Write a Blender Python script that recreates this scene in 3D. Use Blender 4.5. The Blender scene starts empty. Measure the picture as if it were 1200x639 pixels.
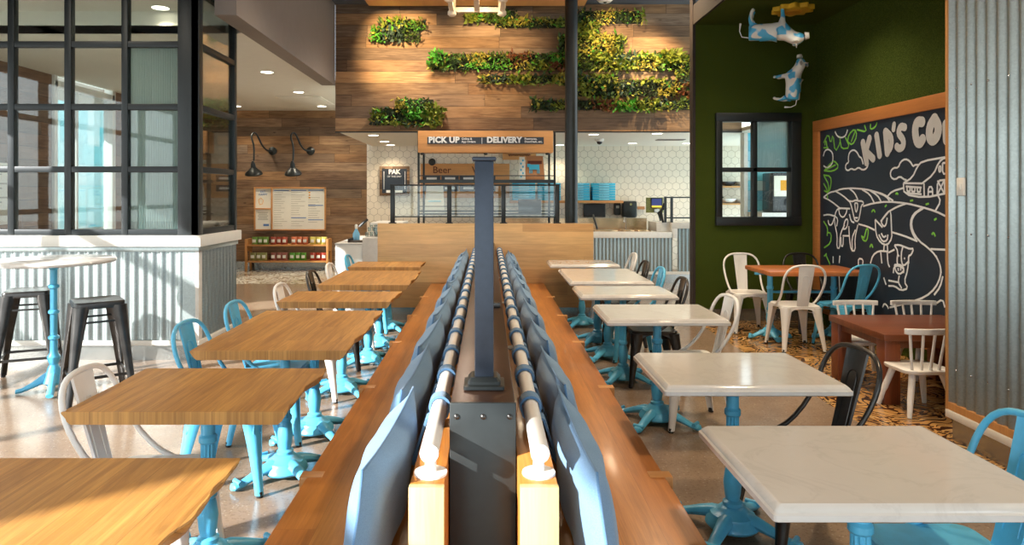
import bpy, bmesh, math, random
from math import sin, cos, pi, radians, sqrt, tan
from mathutils import Vector, Matrix
R = random.Random(7)
SC = bpy.context.scene
COL = SC.collection
F, CX, CY, H = 810.0, 572.0, 228.0, 1.54      # measured: focal length in px, vanishing point, eye height

def wx(px, y): return (px - CX) * y / F
def wz(py, y): return H - (py - CY) * y / F

# ------------------------------------------------------------------ materials
def lin(c):
    return tuple(((v / 255) / 12.92 if v / 255 <= .04045 else ((v / 255 + .055) / 1.055) ** 2.4) for v in c) + (1,)

class NT:
    def __init__(s, name):
        s.m = bpy.data.materials.new(name); s.m.use_nodes = True
        s.t = s.m.node_tree; s.n = s.t.nodes
        s.p = s.n['Principled BSDF']; s.out = s.n['Material Output']
    def node(s, typ, **kw):
        n = s.n.new(typ)
        for k, v in kw.items(): setattr(n, k, v)
        return n
    def put(s, sock, v):
        if hasattr(v, 'is_linked') or hasattr(v, 'links'): s.t.links.new(v, sock)
        else: sock.default_value = v
    def M(s, op, a, b=None, c=None):
        n = s.node('ShaderNodeMath', operation=op); s.put(n.inputs[0], a)
        if b is not None: s.put(n.inputs[1], b)
        if c is not None: s.put(n.inputs[2], c)
        return n.outputs[0]
    def V(s, op, a, b=None):
        n = s.node('ShaderNodeVectorMath', operation=op); s.put(n.inputs[0], a)
        if b is not None: s.put(n.inputs[1], b)
        return n.outputs['Value'] if op in ('DOT_PRODUCT', 'LENGTH') else n.outputs[0]
    def xyz(s, x, y, z):
        n = s.node('ShaderNodeCombineXYZ')
        for i, v in enumerate((x, y, z)): s.put(n.inputs[i], v)
        return n.outputs[0]
    def sep(s, v):
        n = s.node('ShaderNodeSeparateXYZ'); s.put(n.inputs[0], v); return n.outputs
    def coord(s): return s.node('ShaderNodeTexCoord').outputs['Object']
    def pos(s): return s.node('ShaderNodeNewGeometry').outputs['Position']
    def noise(s, v, scale=5, detail=3, rough=.5, dist=0):
        n = s.node('ShaderNodeTexNoise'); s.put(n.inputs['Vector'], v)
        n.inputs['Scale'].default_value = scale; n.inputs['Detail'].default_value = detail
        n.inputs['Roughness'].default_value = rough; n.inputs['Distortion'].default_value = dist
        return n.outputs['Fac']
    def white(s, v):
        n = s.node('ShaderNodeTexWhiteNoise', noise_dimensions='3D'); s.put(n.inputs['Vector'], v); return n.outputs['Value']
    def ramp(s, f, stops):
        n = s.node('ShaderNodeValToRGB'); s.put(n.inputs[0], f); e = n.color_ramp.elements
        while len(e) < len(stops): e.new(.5)
        for i, (p, c) in enumerate(stops): e[i].position = p; e[i].color = c
        return n.outputs[0]
    def mix(s, f, a, b, mode='MIX'):
        n = s.node('ShaderNodeMixRGB', blend_type=mode); s.put(n.inputs[0], f); s.put(n.inputs[1], a); s.put(n.inputs[2], b)
        return n.outputs[0]
    def bump(s, h, strength=.3, dist=.01):
        n = s.node('ShaderNodeBump'); n.inputs['Strength'].default_value = strength; n.inputs['Distance'].default_value = dist
        s.put(n.inputs['Height'], h); s.put(s.p.inputs['Normal'], n.outputs[0])
    def base(s, c): s.put(s.p.inputs['Base Color'], c)
    def set(s, rough=None, metal=None, spec=None, coat=None):
        if rough is not None: s.put(s.p.inputs['Roughness'], rough)
        if metal is not None: s.p.inputs['Metallic'].default_value = metal
        if spec is not None: s.p.inputs['Specular IOR Level'].default_value = spec
        if coat is not None: s.p.inputs['Coat Weight'].default_value = coat; s.p.inputs['Coat Roughness'].default_value = .12
        return s.m

def plain(name, rgb, rough=.5, metal=0, spec=.5, var=.12, scale=8, coat=None):
    t = NT(name); c = lin(rgb)
    n = t.noise(t.coord(), scale, 4, .6)
    d = tuple(v * (1 - var) for v in c[:3]) + (1,); l = tuple(min(1, v * (1 + var)) for v in c[:3]) + (1,)
    t.base(t.ramp(n, [(.3, d), (.7, l)]))
    return t.set(rough, metal, spec, coat)

def planks(name, along, across, h, L, cols, grain=1.0, gap=.03, rough=.6, world=True, gapdark=.35, coat=None, knots=.5, vary=1.0, spec=.5):
    t = NT(name); v = t.pos() if world else t.coord()
    if not world:
        o = t.node('ShaderNodeObjectInfo').outputs['Random']
        v = t.V('ADD', v, t.xyz(t.M('MULTIPLY', o, 7.3), t.M('MULTIPLY', o, 5.1), 0))
    s = t.sep(v); a, c = s[along], s[across]
    rowf = t.M('DIVIDE', c, h); row = t.M('FLOOR', rowf); fr = t.M('FRACT', rowf)
    rr = t.white(t.xyz(row, 3.7, 1.3))
    colf = t.M('ADD', t.M('DIVIDE', a, L), t.M('MULTIPLY', rr, 7)); col = t.M('FLOOR', colf); fc = t.M('FRACT', colf)
    rnd = t.white(t.xyz(row, col, .5))
    off = t.M('MULTIPLY', rnd, 40)
    gv = t.xyz(t.M('ADD', t.M('MULTIPLY', a, 1.6), off), t.M('MULTIPLY', c, 22), off)
    g1 = t.noise(gv, 1.6, 6, .62, .8)
    gv2 = t.xyz(t.M('ADD', t.M('MULTIPLY', a, 3), off), t.M('MULTIPLY', c, 110), off)
    g2 = t.noise(gv2, 1.5, 3, .6, .3)
    big = t.noise(t.xyz(t.M('MULTIPLY', a, 1.1), t.M('MULTIPLY', c, 3.), off), 1.5, 3, .5)
    n = len(cols); basec = t.ramp(rnd, [(i / (n - 1), lin(cc)) for i, cc in enumerate(cols)])
    dark = t.mix(1, basec, (.45, .38, .33, 1), 'MULTIPLY')
    f = t.M('MULTIPLY', t.ramp(g1, [(.38, (1, 1, 1, 1)), (.62, (0, 0, 0, 1))]), .55 * grain)
    c1 = t.mix(f, basec, dark)
    c2 = t.mix(t.M('MULTIPLY', t.ramp(g2, [(.45, (1, 1, 1, 1)), (.6, (0, 0, 0, 1))]), .2 * grain), c1, dark)
    lit = t.mix(1, basec, (1.35, 1.3, 1.2, 1), 'MULTIPLY')
    c3 = t.mix(t.M('MULTIPLY', t.ramp(big, [(.45, (0, 0, 0, 1)), (.7, (1, 1, 1, 1))]), .5 * vary), c2, lit)
    if knots:
        vo = t.node('ShaderNodeTexVoronoi'); t.put(vo.inputs['Vector'], t.xyz(t.M('ADD', t.M('MULTIPLY', a, 2.2), off), t.M('MULTIPLY', c, 5.5), 0)); vo.inputs['Scale'].default_value = 1.0
        k = t.ramp(vo.outputs['Distance'], [(.03, (1, 1, 1, 1)), (.10, (0, 0, 0, 1))])
        c3 = t.mix(t.M('MULTIPLY', k, knots), c3, t.mix(1, basec, (.2, .14, .1, 1), 'MULTIPLY'))
    if gap:
        g = t.M('MAXIMUM', t.M('LESS_THAN', fr, gap), t.M('LESS_THAN', fc, gap * h / L))
        c3 = t.mix(t.M('MULTIPLY', g, 1 - gapdark), c3, (.02, .013, .008, 1))
    t.base(c3); t.bump(g2, .15, .003)
    return t.set(rough, coat=coat, spec=spec)

def glass_mat(name, tint=(.93, .97, .96), rough=.02, fac=.12, ribbed=False):
    t = NT(name); t.n.remove(t.p)
    tr = t.node('ShaderNodeBsdfTransparent'); tr.inputs[0].default_value = tint + (1,)
    gl = t.node('ShaderNodeBsdfGlossy'); gl.inputs['Roughness'].default_value = rough
    fr = t.node('ShaderNodeFresnel'); fr.inputs[0].default_value = 1.5
    mx = t.node('ShaderNodeMixShader'); f = t.M('ADD', t.M('MULTIPLY', fr.outputs[0], .6), fac * .1)
    t.put(mx.inputs[0], f); t.t.links.new(tr.outputs[0], mx.inputs[1]); t.t.links.new(gl.outputs[0], mx.inputs[2])
    last = mx
    if ribbed:
        s = t.sep(t.pos())
        w = t.M('SINE', t.M('MULTIPLY', s[0], 2 * pi / .022))
        b = t.node('ShaderNodeBump'); b.inputs['Strength'].default_value = .5; b.inputs['Distance'].default_value = .01; t.put(b.inputs['Height'], w)
        t.t.links.new(b.outputs[0], gl.inputs['Normal'])
        df = t.node('ShaderNodeBsdfTranslucent'); df.inputs[0].default_value = lin((205, 222, 222)); t.t.links.new(b.outputs[0], df.inputs['Normal'])
        dd = t.node('ShaderNodeBsdfDiffuse'); dd.inputs[0].default_value = lin((165, 185, 185)); t.t.links.new(b.outputs[0], dd.inputs['Normal'])
        m0 = t.node('ShaderNodeMixShader'); m0.inputs[0].default_value = .5
        t.t.links.new(df.outputs[0], m0.inputs[1]); t.t.links.new(dd.outputs[0], m0.inputs[2])
        m2 = t.node('ShaderNodeMixShader'); m2.inputs[0].default_value = .62
        t.t.links.new(mx.outputs[0], m2.inputs[1]); t.t.links.new(m0.outputs[0], m2.inputs[2]); last = m2
    t.t.links.new(last.outputs[0], t.out.inputs[0])
    return t.m

def emit(name, rgb, s):
    t = NT(name); t.base((0, 0, 0, 1)); t.p.inputs['Emission Color'].default_value = lin(rgb); t.p.inputs['Emission Strength'].default_value = s
    return t.m

def galv(name, tint=(176, 186, 184), rough=.38):
    t = NT(name); v = t.coord()
    vo = t.node('ShaderNodeTexVoronoi'); t.put(vo.inputs['Vector'], v); vo.inputs['Scale'].default_value = 90
    n = t.noise(v, 3, 4, .6)
    c = t.ramp(vo.outputs['Color'], [(0, tuple(x * .78 for x in lin(tint)[:3]) + (1,)), (1, lin(tint))])
    c = t.mix(t.M('MULTIPLY', n, .35), c, lin((120, 128, 128))); t.base(c)
    t.put(t.p.inputs['Roughness'], t.M('ADD', t.M('MULTIPLY', n, .18), rough - .08)); t.p.inputs['Metallic'].default_value = .85
    return t.m

def denim(name, a, b):
    t = NT(name); v = t.coord()
    n = t.noise(v, 320, 2, .6); n2 = t.noise(v, 7, 3, .5)
    c = t.mix(n, lin(a), lin(b)); c = t.mix(t.M('MULTIPLY', n2, .25), c, lin(tuple(min(255, x + 30) for x in b)))
    t.base(c); t.bump(n, .25, .002); t.p.inputs['Sheen Weight'].default_value = .2
    return t.set(.9, spec=.2)

def marble():
    t = NT('white_marble'); v = t.pos()
    n = t.noise(v, 3.2, 7, .65, 1.2); n2 = t.noise(v, 14, 5, .6, .5)
    vein = t.ramp(n, [(.46, (0, 0, 0, 1)), (.5, (1, 1, 1, 1)), (.54, (0, 0, 0, 1))])
    c = t.mix(t.M('MULTIPLY', n2, .5), lin((212, 209, 204)), lin((196, 193, 190)))
    c = t.mix(t.M('MULTIPLY', vein, t.M('MULTIPLY', n2, .25)), c, lin((150, 146, 143)))
    t.base(c); return t.set(.11, spec=.5, coat=.3)

def hexwall():
    t = NT('hexagon_tile'); s = t.sep(t.pos()); W = .152
    x = t.M('ADD', t.M('DIVIDE', s[0], W), 100); y = t.M('ADD', t.M('DIVIDE', s[2], W), 103.923)
    def cell(ox, oy):
        a = t.M('SUBTRACT', t.M('MODULO', t.M('ADD', x, ox), 1.0), .5)
        b = t.M('SUBTRACT', t.M('MODULO', t.M('ADD', y, oy), 1.7320508), .8660254)
        ax, by = t.M('ABSOLUTE', a), t.M('ABSOLUTE', b)
        return t.M('MAXIMUM', ax, t.M('ADD', t.M('MULTIPLY', ax, .5), t.M('MULTIPLY', by, .8660254)))
    d = t.M('MINIMUM', cell(0, 0), cell(.5, .8660254))
    g = t.M('GREATER_THAN', d, .477)
    n = t.noise(t.pos(), 2, 3, .5)
    t.base(t.mix(g, t.mix(n, lin((230, 220, 202)), lin((216, 204, 184))), lin((160, 148, 130))))
    return t.set(.25)

def floor_mat():
    t = NT('polished_concrete_and_leaf_mosaic'); P = t.pos(); s = t.sep(P)
    n = t.noise(P, .9, 5, .6); n2 = t.noise(P, 55, 4, .7); n3 = t.noise(P, 6, 5, .65)
    c = t.ramp(n, [(.3, lin((134, 112, 92))), (.7, lin((152, 132, 112)))])
    c = t.mix(t.M('MULTIPLY', t.ramp(n3, [(.4, (0, 0, 0, 1)), (.7, (1, 1, 1, 1))]), .4), c, lin((112, 94, 78)))
    vo = t.node('ShaderNodeTexVoronoi'); t.put(vo.inputs['Vector'], P); vo.inputs['Scale'].default_value = 34
    sp = t.ramp(vo.outputs['Distance'], [(.12, (1, 1, 1, 1)), (.2, (0, 0, 0, 1))])
    c = t.mix(t.M('MULTIPLY', sp, t.M('MULTIPLY', n2, .8)), c, lin((190, 178, 160)))
    c = t.mix(t.M('MULTIPLY', t.ramp(n2, [(.55, (0, 0, 0, 1)), (.62, (1, 1, 1, 1))]), .45), c, lin((84, 66, 54)))
    # leaf-shaped mosaic chips
    wn = t.node('ShaderNodeTexNoise'); t.put(wn.inputs['Vector'], P); wn.inputs['Scale'].default_value = 2.2; wn.inputs['Detail'].default_value = 1
    warp = t.V('ADD', P, t.V('MULTIPLY', t.V('SUBTRACT', wn.outputs['Color'], (.5, .5, .5)), (1.1, 1.1, 0)))
    def leaves(sx, sy, rot):
        m = t.node('ShaderNodeMapping'); t.put(m.inputs[0], warp); m.inputs['Rotation'].default_value = (0, 0, rot); m.inputs['Scale'].default_value = (sx, sy, 1)
        v = t.node('ShaderNodeTexVoronoi', voronoi_dimensions='2D'); t.put(v.inputs['Vector'], m.outputs[0]); v.inputs['Scale'].default_value = 1
        return v
    v1 = leaves(11, 25, .7); v2 = leaves(26, 12, .5)
    chip = t.M('MAXIMUM', t.M('LESS_THAN', v1.outputs['Distance'], .37), t.M('LESS_THAN', v2.outputs['Distance'], .30))
    chipc = t.ramp(t.sep(v1.outputs['Color'])[0], [(0, lin((198, 154, 94))), (.6, lin((176, 130, 74))), (1, lin((212, 178, 122)))])
    mos = t.mix(chip, lin((70, 42, 24)), chipc)
    chipg = t.mix(chip, lin((132, 112, 88)), lin((196, 186, 168)))
    kids = t.M('MULTIPLY', t.M('GREATER_THAN', s[0], 2.5), t.M('MULTIPLY', t.M('LESS_THAN', s[1], 8.6), t.M('GREATER_THAN', s[1], 1.0)))
    order = t.M('MULTIPLY', t.M('LESS_THAN', s[0], -1.6), t.M('GREATER_THAN', s[1], 11.9))
    c = t.mix(kids, c, mos); c = t.mix(order, c, chipg)
    t.base(c); t.put(t.p.inputs['Roughness'], t.M('ADD', t.M('MULTIPLY', n3, .16), .13)); t.p.inputs['Specular IOR Level'].default_value = .6
    return t.m

def turf():
    t = NT('green_turf'); P = t.pos()
    n = t.noise(P, 150, 3, .7); n2 = t.noise(P, 14, 4, .7)
    c = t.ramp(n, [(.3, lin((50, 62, 20))), (.5, lin((78, 94, 34))), (.72, lin((116, 128, 54)))])
    c = t.mix(t.M('MULTIPLY', n2, .35), c, lin((58, 72, 24))); t.base(c); t.bump(n, 1.0, .02)
    return t.set(.95, spec=.1)

def cow_mat():
    t = NT('blue_and_white_cow_paint'); v = t.coord()
    n = t.noise(v, 6.5, 1, .4, .6)
    t.base(t.ramp(n, [(.49, lin((70, 172, 220))), (.52, lin((226, 226, 222)))])); return t.set(.35)

MAT = {}
def mats():
    M = MAT
    M['oak'] = planks('oak_table_staves', 1, 0, .105, 3.0, [(186, 134, 66), (204, 152, 82), (192, 140, 72), (214, 164, 94)], 1.2, 0.012, .38, False, .5, knots=.25, vary=.5)
    M['bench'] = planks('fir_bench_wood', 1, 0, .14, 40, [(184, 116, 50), (196, 130, 60), (176, 108, 46), (204, 138, 66)], .8, .01, .33, True, .6, knots=.15, vary=.7, coat=.15)
    M['panelwood'] = planks('fir_panel_boards', 0, 2, .155, 3.3, [(212, 172, 118), (192, 148, 98), (222, 184, 130), (202, 158, 106)], .5, .012, .4, True, .7, knots=.1, vary=.7)
    M['post'] = planks('pale_post_wood', 2, 0, .3, 5, [(208, 186, 130), (202, 178, 120)], .5, 0, .5, True, knots=0, vary=.4)
    M['shelfwood'] = planks('maple_shelf_wood', 0, 1, .2, 4, [(196, 138, 78), (204, 148, 88)], .5, 0, .45, True, knots=0, vary=.3)
    M['signwood'] = planks('sign_board_wood', 0, 2, .5, 4, [(214, 156, 96), (208, 150, 92)], .45, 0, .45, True, knots=0, vary=.4)
    M['reclaimed'] = planks('reclaimed_wall_planks', 0, 2, .183, 2.1, [(104, 84, 66), (152, 118, 82), (120, 102, 84), (172, 132, 90), (110, 94, 80), (150, 112, 74), (140, 122, 104), (186, 146, 104)], 1.7, .035, .75, True, .25, knots=.8, vary=1)
    M['reclaimed_side'] = planks('reclaimed_side_planks', 1, 2, .183, 2.1, [(112, 84, 60), (140, 104, 76), (122, 98, 78), (138, 108, 82)], 1.2, .035, .75, True, .25, knots=.8)
    M['kidtable'] = planks('red_stained_wood', 0, 1, .14, 3, [(114, 62, 34), (124, 68, 38), (106, 56, 30)], .8, .012, .35, True, .5, knots=.1, vary=.4)
    M['kidtable_v'] = planks('red_stained_leg_wood', 2, 0, .3, 3, [(128, 68, 38), (136, 74, 42)], .8, 0, .4, True, knots=0, vary=.4)
    M['cherry'] = planks('amber_table_wood', 0, 1, .14, 3, [(184, 108, 58), (196, 122, 70)], .6, .012, .3, True, .5, knots=.1, vary=.4)
    M['boardframe'] = planks('orange_frame_wood', 1, 2, 2, 9, [(204, 134, 72), (198, 126, 66)], .4, 0, .45, True, knots=0, vary=.3)
    M['marble'] = marble()
    M['counter'] = plain('pale_stone_counter', (206, 203, 196), .3, var=.06, scale=20)
    M['hex'] = hexwall(); M['floor'] = floor_mat(); M['turf'] = turf(); M['cow'] = cow_mat()
    M['galv'] = galv('galvanised_steel'); M['steel'] = galv('brushed_kick_steel', (190, 190, 184), .24)
    M['skyblue'] = plain('sky_blue_enamel', (88, 182, 222), .32, var=.1, scale=14)
    M['whitepaint'] = plain('white_enamel', (230, 229, 225), .32, var=.04)
    M['gun'] = plain('gunmetal_steel', (70, 68, 66), .3, .8, var=.25, scale=10)
    M['blacksteel'] = plain('black_painted_steel', (38, 42, 42), .35, .3, var=.15, scale=14)
    M['bluesteel'] = plain('blue_black_post_paint', (58, 66, 79), .36, .35, var=.12, scale=20)
    M['brown_reflection'] = plain('black_steel_brown_reflection', (66, 48, 38), .3, .5, var=.2, scale=4)  # black steel with its brown reflection put into the colour
    M['rubber'] = plain('black_rubber', (24, 24, 24), .7)
    M['chrome'] = plain('chrome', (200, 200, 200), .12, 1, var=.03)
    M['white'] = plain('white_trim_paint', (222, 221, 214), .45, var=.03)
    M['ceil'] = plain('warm_white_ceiling', (226, 222, 208), .85, var=.02)
    M['greyceil'] = plain('grey_ceiling', (92, 98, 106), .85, var=.04)
    M['bulk'] = plain('taupe_bulkhead', (138, 128, 120), .8, var=.03)
    M['fascia'] = plain('dark_brown_fascia', (44, 34, 28), .6, var=.1)
    M['blackframe'] = plain('black_window_frame', (30, 36, 38), .42, .2, var=.1)
    M['glass'] = glass_mat('clear_glass'); M['rib'] = glass_mat('ribbed_glass', rough=.15, ribbed=True)
    M['denim'] = denim('denim_fabric', (70, 108, 146), (118, 154, 186))
    M['denimd'] = denim('denim_strap_fabric', (62, 98, 138), (100, 138, 172))
    M['chalkboard'] = plain('blue_black_chalkboard', (36, 47, 60), .5, var=.12, scale=3)
    M['chalk'] = plain('white_chalk', (226, 228, 228), .9, var=.03)
    M['chalkg'] = plain('grey_chalk_letters', (196, 194, 190), .9, var=.05)
    M['chalkgreen'] = plain('green_chalk', (128, 200, 70), .9, var=.08)
    M['signblack'] = plain('slate_sign_black', (46, 52, 62), .5, var=.05)
    M['paper'] = plain('white_paper', (228, 226, 214), .7, var=.02)
    M['ink'] = plain('grey_ink', (176, 172, 160), .8); M['blueink'] = plain('blue_ink', (96, 134, 190), .8)
    M['orangeink'] = plain('orange_ink', (214, 150, 40), .8)
    M['kraft'] = plain('kraft_paper', (176, 124, 82), .8, var=.08); M['brownink'] = plain('brown_ink', (88, 40, 26), .8)
    M['boxblue'] = plain('turquoise_carton', (56, 172, 208), .55, var=.04); M['boxedge'] = plain('pale_carton_edge', (170, 214, 226), .6)
    M['screen'] = plain('dark_screen', (52, 54, 58), .2, var=.05); M['lampwhite'] = emit('downlight_glow', (255, 246, 228), 6)
    M['screenblue'] = emit('lit_screen_blue', (44, 56, 110), .8); M['screenyel'] = emit('lit_screen_yellow', (230, 190, 60), 1)
    M['warm_steel'] = plain('stainless_warm_reflection', (214, 186, 150), .25, .9, var=.2, scale=8)  # stainless steel, the warm reflection it shows mixed into its colour
    M['jar'] = glass_mat('clear_jar_glass', (.85, .9, .9), .05, .5)
    M['bottleblue'] = plain('blue_liquid_bottle', (120, 180, 214), .2, var=.05)
    M['weathered'] = plain('whitewashed_wood', (226, 214, 192), .6, var=.12, scale=30)
    M['bulb'] = emit('warm_bulb', (255, 206, 130), 8)
    M['tealtile'] = planks('teal_wall_tiles', 0, 2, .16, .16, [(74, 176, 206), (110, 200, 218), (196, 214, 214), (60, 164, 200)], .1, .05, .3, True, .6, knots=0, vary=.2)
    M['bldg'] = planks('glazed_facade_far', 1, 2, 1.0, 1.1, [(74, 196, 208), (226, 238, 236), (110, 206, 214), (190, 226, 228)], .1, .1, .4, True, .9, knots=0, vary=.2)
    for k, c in dict(g1=(66, 90, 30), g2=(122, 134, 42), g3=(38, 58, 26), g4=(168, 156, 62), g5=(62, 82, 70), g6=(120, 70, 40), g7=(86, 160, 48)).items():
        M[k] = plain('foliage_' + k, c, .6, var=.3, scale=12)
    M['soil'] = plain('dark_planting_felt', (30, 34, 22), .9)
    M['yellow'] = plain('yellow_felt', (222, 176, 40), .7)
    for k, c in dict(b_green=(112, 150, 62), b_red=(176, 78, 56), b_orange=(190, 104, 68), b_yellow=(206, 194, 96), b_olive=(150, 150, 88), b_pink=(160, 98, 84), b_lime=(92, 160, 50), b_scarlet=(176, 62, 40)).items():
        M[k] = plain('packet_' + k[2:], c, .35, var=.35, scale=60)
mats()
M = MAT

# ------------------------------------------------------------------ mesh helpers
class MB:
    def __init__(s): s.v = []; s.f = []; s.mi = []; s.cur = 0
    def add(s, vs, fs, T=None):
        b = len(s.v)
        for p in vs:
            p = Vector(p); s.v.append(T @ p if T is not None else p)
        for f in fs: s.f.append([b + i for i in f]); s.mi.append(s.cur)
        return s
    def box(s, x0, x1, y0, y1, z0, z1, T=None):
        return s.add([(x0, y0, z0), (x1, y0, z0), (x1, y1, z0), (x0, y1, z0), (x0, y0, z1), (x1, y0, z1), (x1, y1, z1), (x0, y1, z1)],
                     [(3, 2, 1, 0), (4, 5, 6, 7), (0, 1, 5, 4), (1, 2, 6, 5), (2, 3, 7, 6), (3, 0, 4, 7)], T)
    def rings(s, rings, cap=True, closed=False, T=None):
        n = len(rings[0]); vs = [p for r in rings for p in r]; fs = []
        m = len(rings)
        for i in range(m if closed else m - 1):
            a, b = i * n, ((i + 1) % m) * n
            for j in range(n):
                k = (j + 1) % n; fs.append((a + j, a + k, b + k, b + j))
        if cap and not closed: fs.append(tuple(reversed(range(n)))); fs.append(tuple((m - 1) * n + j for j in range(n)))
        return s.add(vs, fs, T)
    def tube(s, path, r, n=8, closed=False, T=None, flat=None):
        P = [Vector(p) for p in path]; rings = []; m = len(P)
        rs = r if isinstance(r, (list, tuple)) else [r] * m
        prev = None
        for i in range(m):
            if closed: d = P[(i + 1) % m] - P[i - 1]
            else: d = P[min(i + 1, m - 1)] - P[max(i - 1, 0)]
            d = d.normalized() if d.length > 1e-9 else Vector((0, 0, 1))
            if prev is None:
                u = d.cross(Vector((0, 0, 1)));
                if u.length < 1e-3: u = d.cross(Vector((0, 1, 0)))
                u.normalize()
            else:
                u = prev - d * prev.dot(d)
                if u.length < 1e-6: u = d.orthogonal()
                u.normalize()
            prev = u; w = d.cross(u)
            fl = flat or (1, 1)
            rings.append([P[i] + (u * cos(2 * pi * k / n) * fl[0] + w * sin(2 * pi * k / n) * fl[1]) * rs[i] for k in range(n)])
        return s.rings(rings, True, closed, T)
    def lathe(s, prof, n=16, c=(0, 0, 0), flute=None, T=None):
        rings = []
        for idx, (r, z) in enumerate(prof):
            ring = []
            for k in range(n):
                rr = r
                if flute and flute[0] <= z <= flute[1] and k % 2: rr = r * .86
                ring.append((c[0] + rr * cos(2 * pi * k / n), c[1] + rr * sin(2 * pi * k / n), c[2] + z))
            rings.append(ring)
        return s.rings(rings, True, False, T)
    def prism(s, poly, z0, z1, T=None):
        n = len(poly)
        return s.rings([[(x, y, z0) for x, y in poly], [(x, y, z1) for x, y in poly]], True, False, T)
    def build(s, name, mat, parent=None, smooth=35, bevel=0, seg=2):
        me = bpy.data.meshes.new(name); me.from_pydata([tuple(v) for v in s.v], [], s.f); me.validate()
        ml = mat if isinstance(mat, (list, tuple)) else [mat]
        for m in ml: me.materials.append(MAT[m])
        if len(ml) > 1:
            for p, i in zip(me.polygons, s.mi): p.material_index = i
        bm = bmesh.new(); bm.from_mesh(me)
        if len(bm.faces) < 60000: bmesh.ops.recalc_face_normals(bm, faces=bm.faces)
        if bevel:
            es = [e for e in bm.edges if len(e.link_faces) == 2 and e.calc_face_angle(0) > radians(30)]
            bmesh.ops.bevel(bm, geom=es, offset=bevel, segments=seg, profile=.5, affect='EDGES', clamp_overlap=True)
        bm.to_mesh(me); bm.free()
        if smooth:
            for p in me.polygons: p.use_smooth = True
            me.set_sharp_from_angle(angle=radians(smooth))
        o = bpy.data.objects.new(name, me); COL.objects.link(o)
        if parent: o.parent = parent
        return o

def tag(o, label=None, cat=None, group=None, kind=None):
    if label: o['label'] = label
    if cat: o['category'] = cat
    if group: o['group'] = group
    if kind: o['kind'] = kind
    return o
def thing(name, label, cat, loc=(0, 0, 0), rz=0, group=None):
    o = bpy.data.objects.new(name, None); COL.objects.link(o); o.empty_display_size = .1
    o.location = loc; o.rotation_euler = (0, 0, rz); return tag(o, label, cat, group)
def dup(root, loc, rz, label, group=None):
    r = root.copy(); COL.objects.link(r); r.location = loc; r.rotation_euler = (0, 0, rz); tag(r, label, None, group)
    def rec(a, b):
        for ch in list(a.children):
            c = ch.copy(); COL.objects.link(c); c.parent = b; rec(ch, c)
    rec(root, r); return r
def struct(name, mb, mat, parent=None, bevel=0, smooth=35):
    o = mb.build(name, mat, parent, smooth, bevel)
    if parent is None: o['kind'] = 'structure'
    return o
def sroot(name, loc=(0, 0, 0)):
    o = bpy.data.objects.new(name, None); COL.objects.link(o); o.location = loc; o['kind'] = 'structure'; return o
def text(name, body, size, loc, mat, parent=None, rot=(pi / 2, 0, 0), bold=0.0, align='LEFT', ext=.002, space=1.0):
    cu = bpy.data.curves.new(name, 'FONT'); cu.body = body; cu.size = size; cu.offset = bold; cu.extrude = ext; cu.align_x = align; cu.space_character = space
    cu.resolution_u = 3
    tmp = bpy.data.objects.new(name + '_tmp', cu); COL.objects.link(tmp); bpy.context.view_layer.update()
    me = bpy.data.meshes.new_from_object(tmp.evaluated_get(bpy.context.evaluated_depsgraph_get()))
    COL.objects.unlink(tmp); bpy.data.objects.remove(tmp)
    me.materials.clear(); me.materials.append(MAT[mat])
    o = bpy.data.objects.new(name, me); COL.objects.link(o); o.location = loc; o.rotation_euler = rot
    if parent:
        o.parent = parent
    return o

def corrug(mb, axis, a0, a1, z0, z1, at, pitch=.085, amp=.010, sgn=1):
    n = max(2, int((a1 - a0) / pitch * 8)); vs = []; fs = []
    for i in range(n + 1):
        a = a0 + (a1 - a0) * i / n; w = amp * cos(2 * pi * (a - a0) / pitch) * sgn
        for z in (z0, z1):
            vs.append((a, at + w, z) if axis == 0 else (at + w, a, z))
    for i in range(n): fs.append((2 * i, 2 * i + 2, 2 * i + 3, 2 * i + 1))
    mb.add(vs, fs); return mb

# ------------------------------------------------------------------ camera and view
cam = bpy.data.cameras.new('camera'); co = bpy.data.objects.new('camera', cam); COL.objects.link(co)
cam.sensor_width = 36; cam.lens = F / 1200 * 36; cam.shift_x = (600 - CX) / 1200; cam.shift_y = -(319.5 - CY) / 1200
cam.clip_start = .05; cam.clip_end = 200
co.location = (0, 0, H); co.rotation_euler = (pi / 2, 0, 0); SC.camera = co
vs = SC.view_settings; vs.view_transform = 'Standard'; vs.look = 'None'; vs.gamma = 1; vs.use_curve_mapping = False; vs.exposure = 0.78
SC.cycles.max_bounces = 7; SC.cycles.diffuse_bounces = 4; SC.cycles.glossy_bounces = 4; SC.cycles.transparent_max_bounces = 16
SC.cycles.use_denoising = True; SC.cycles.sample_clamp_indirect = 6; SC.cycles.caustics_reflective = False; SC.cycles.caustics_refractive = False

# ------------------------------------------------------------------ room shell
HC = 4.54       # tall ceiling
LC = 3.27       # lower ceiling of the order area
XL = -6.3       # exterior wall
struct('floor', MB().box(XL - .2, 4.3, -4, 14.6, -.1, 0), 'floor')
struct('ceiling', MB().box(XL - .2, 5.0, -4, 10.95, HC, HC + .1), 'greyceil')
struct('ceiling_order_area', MB().box(XL, -2.42, 7.4, 14.3, LC, LC + .08), 'ceil')
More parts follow.
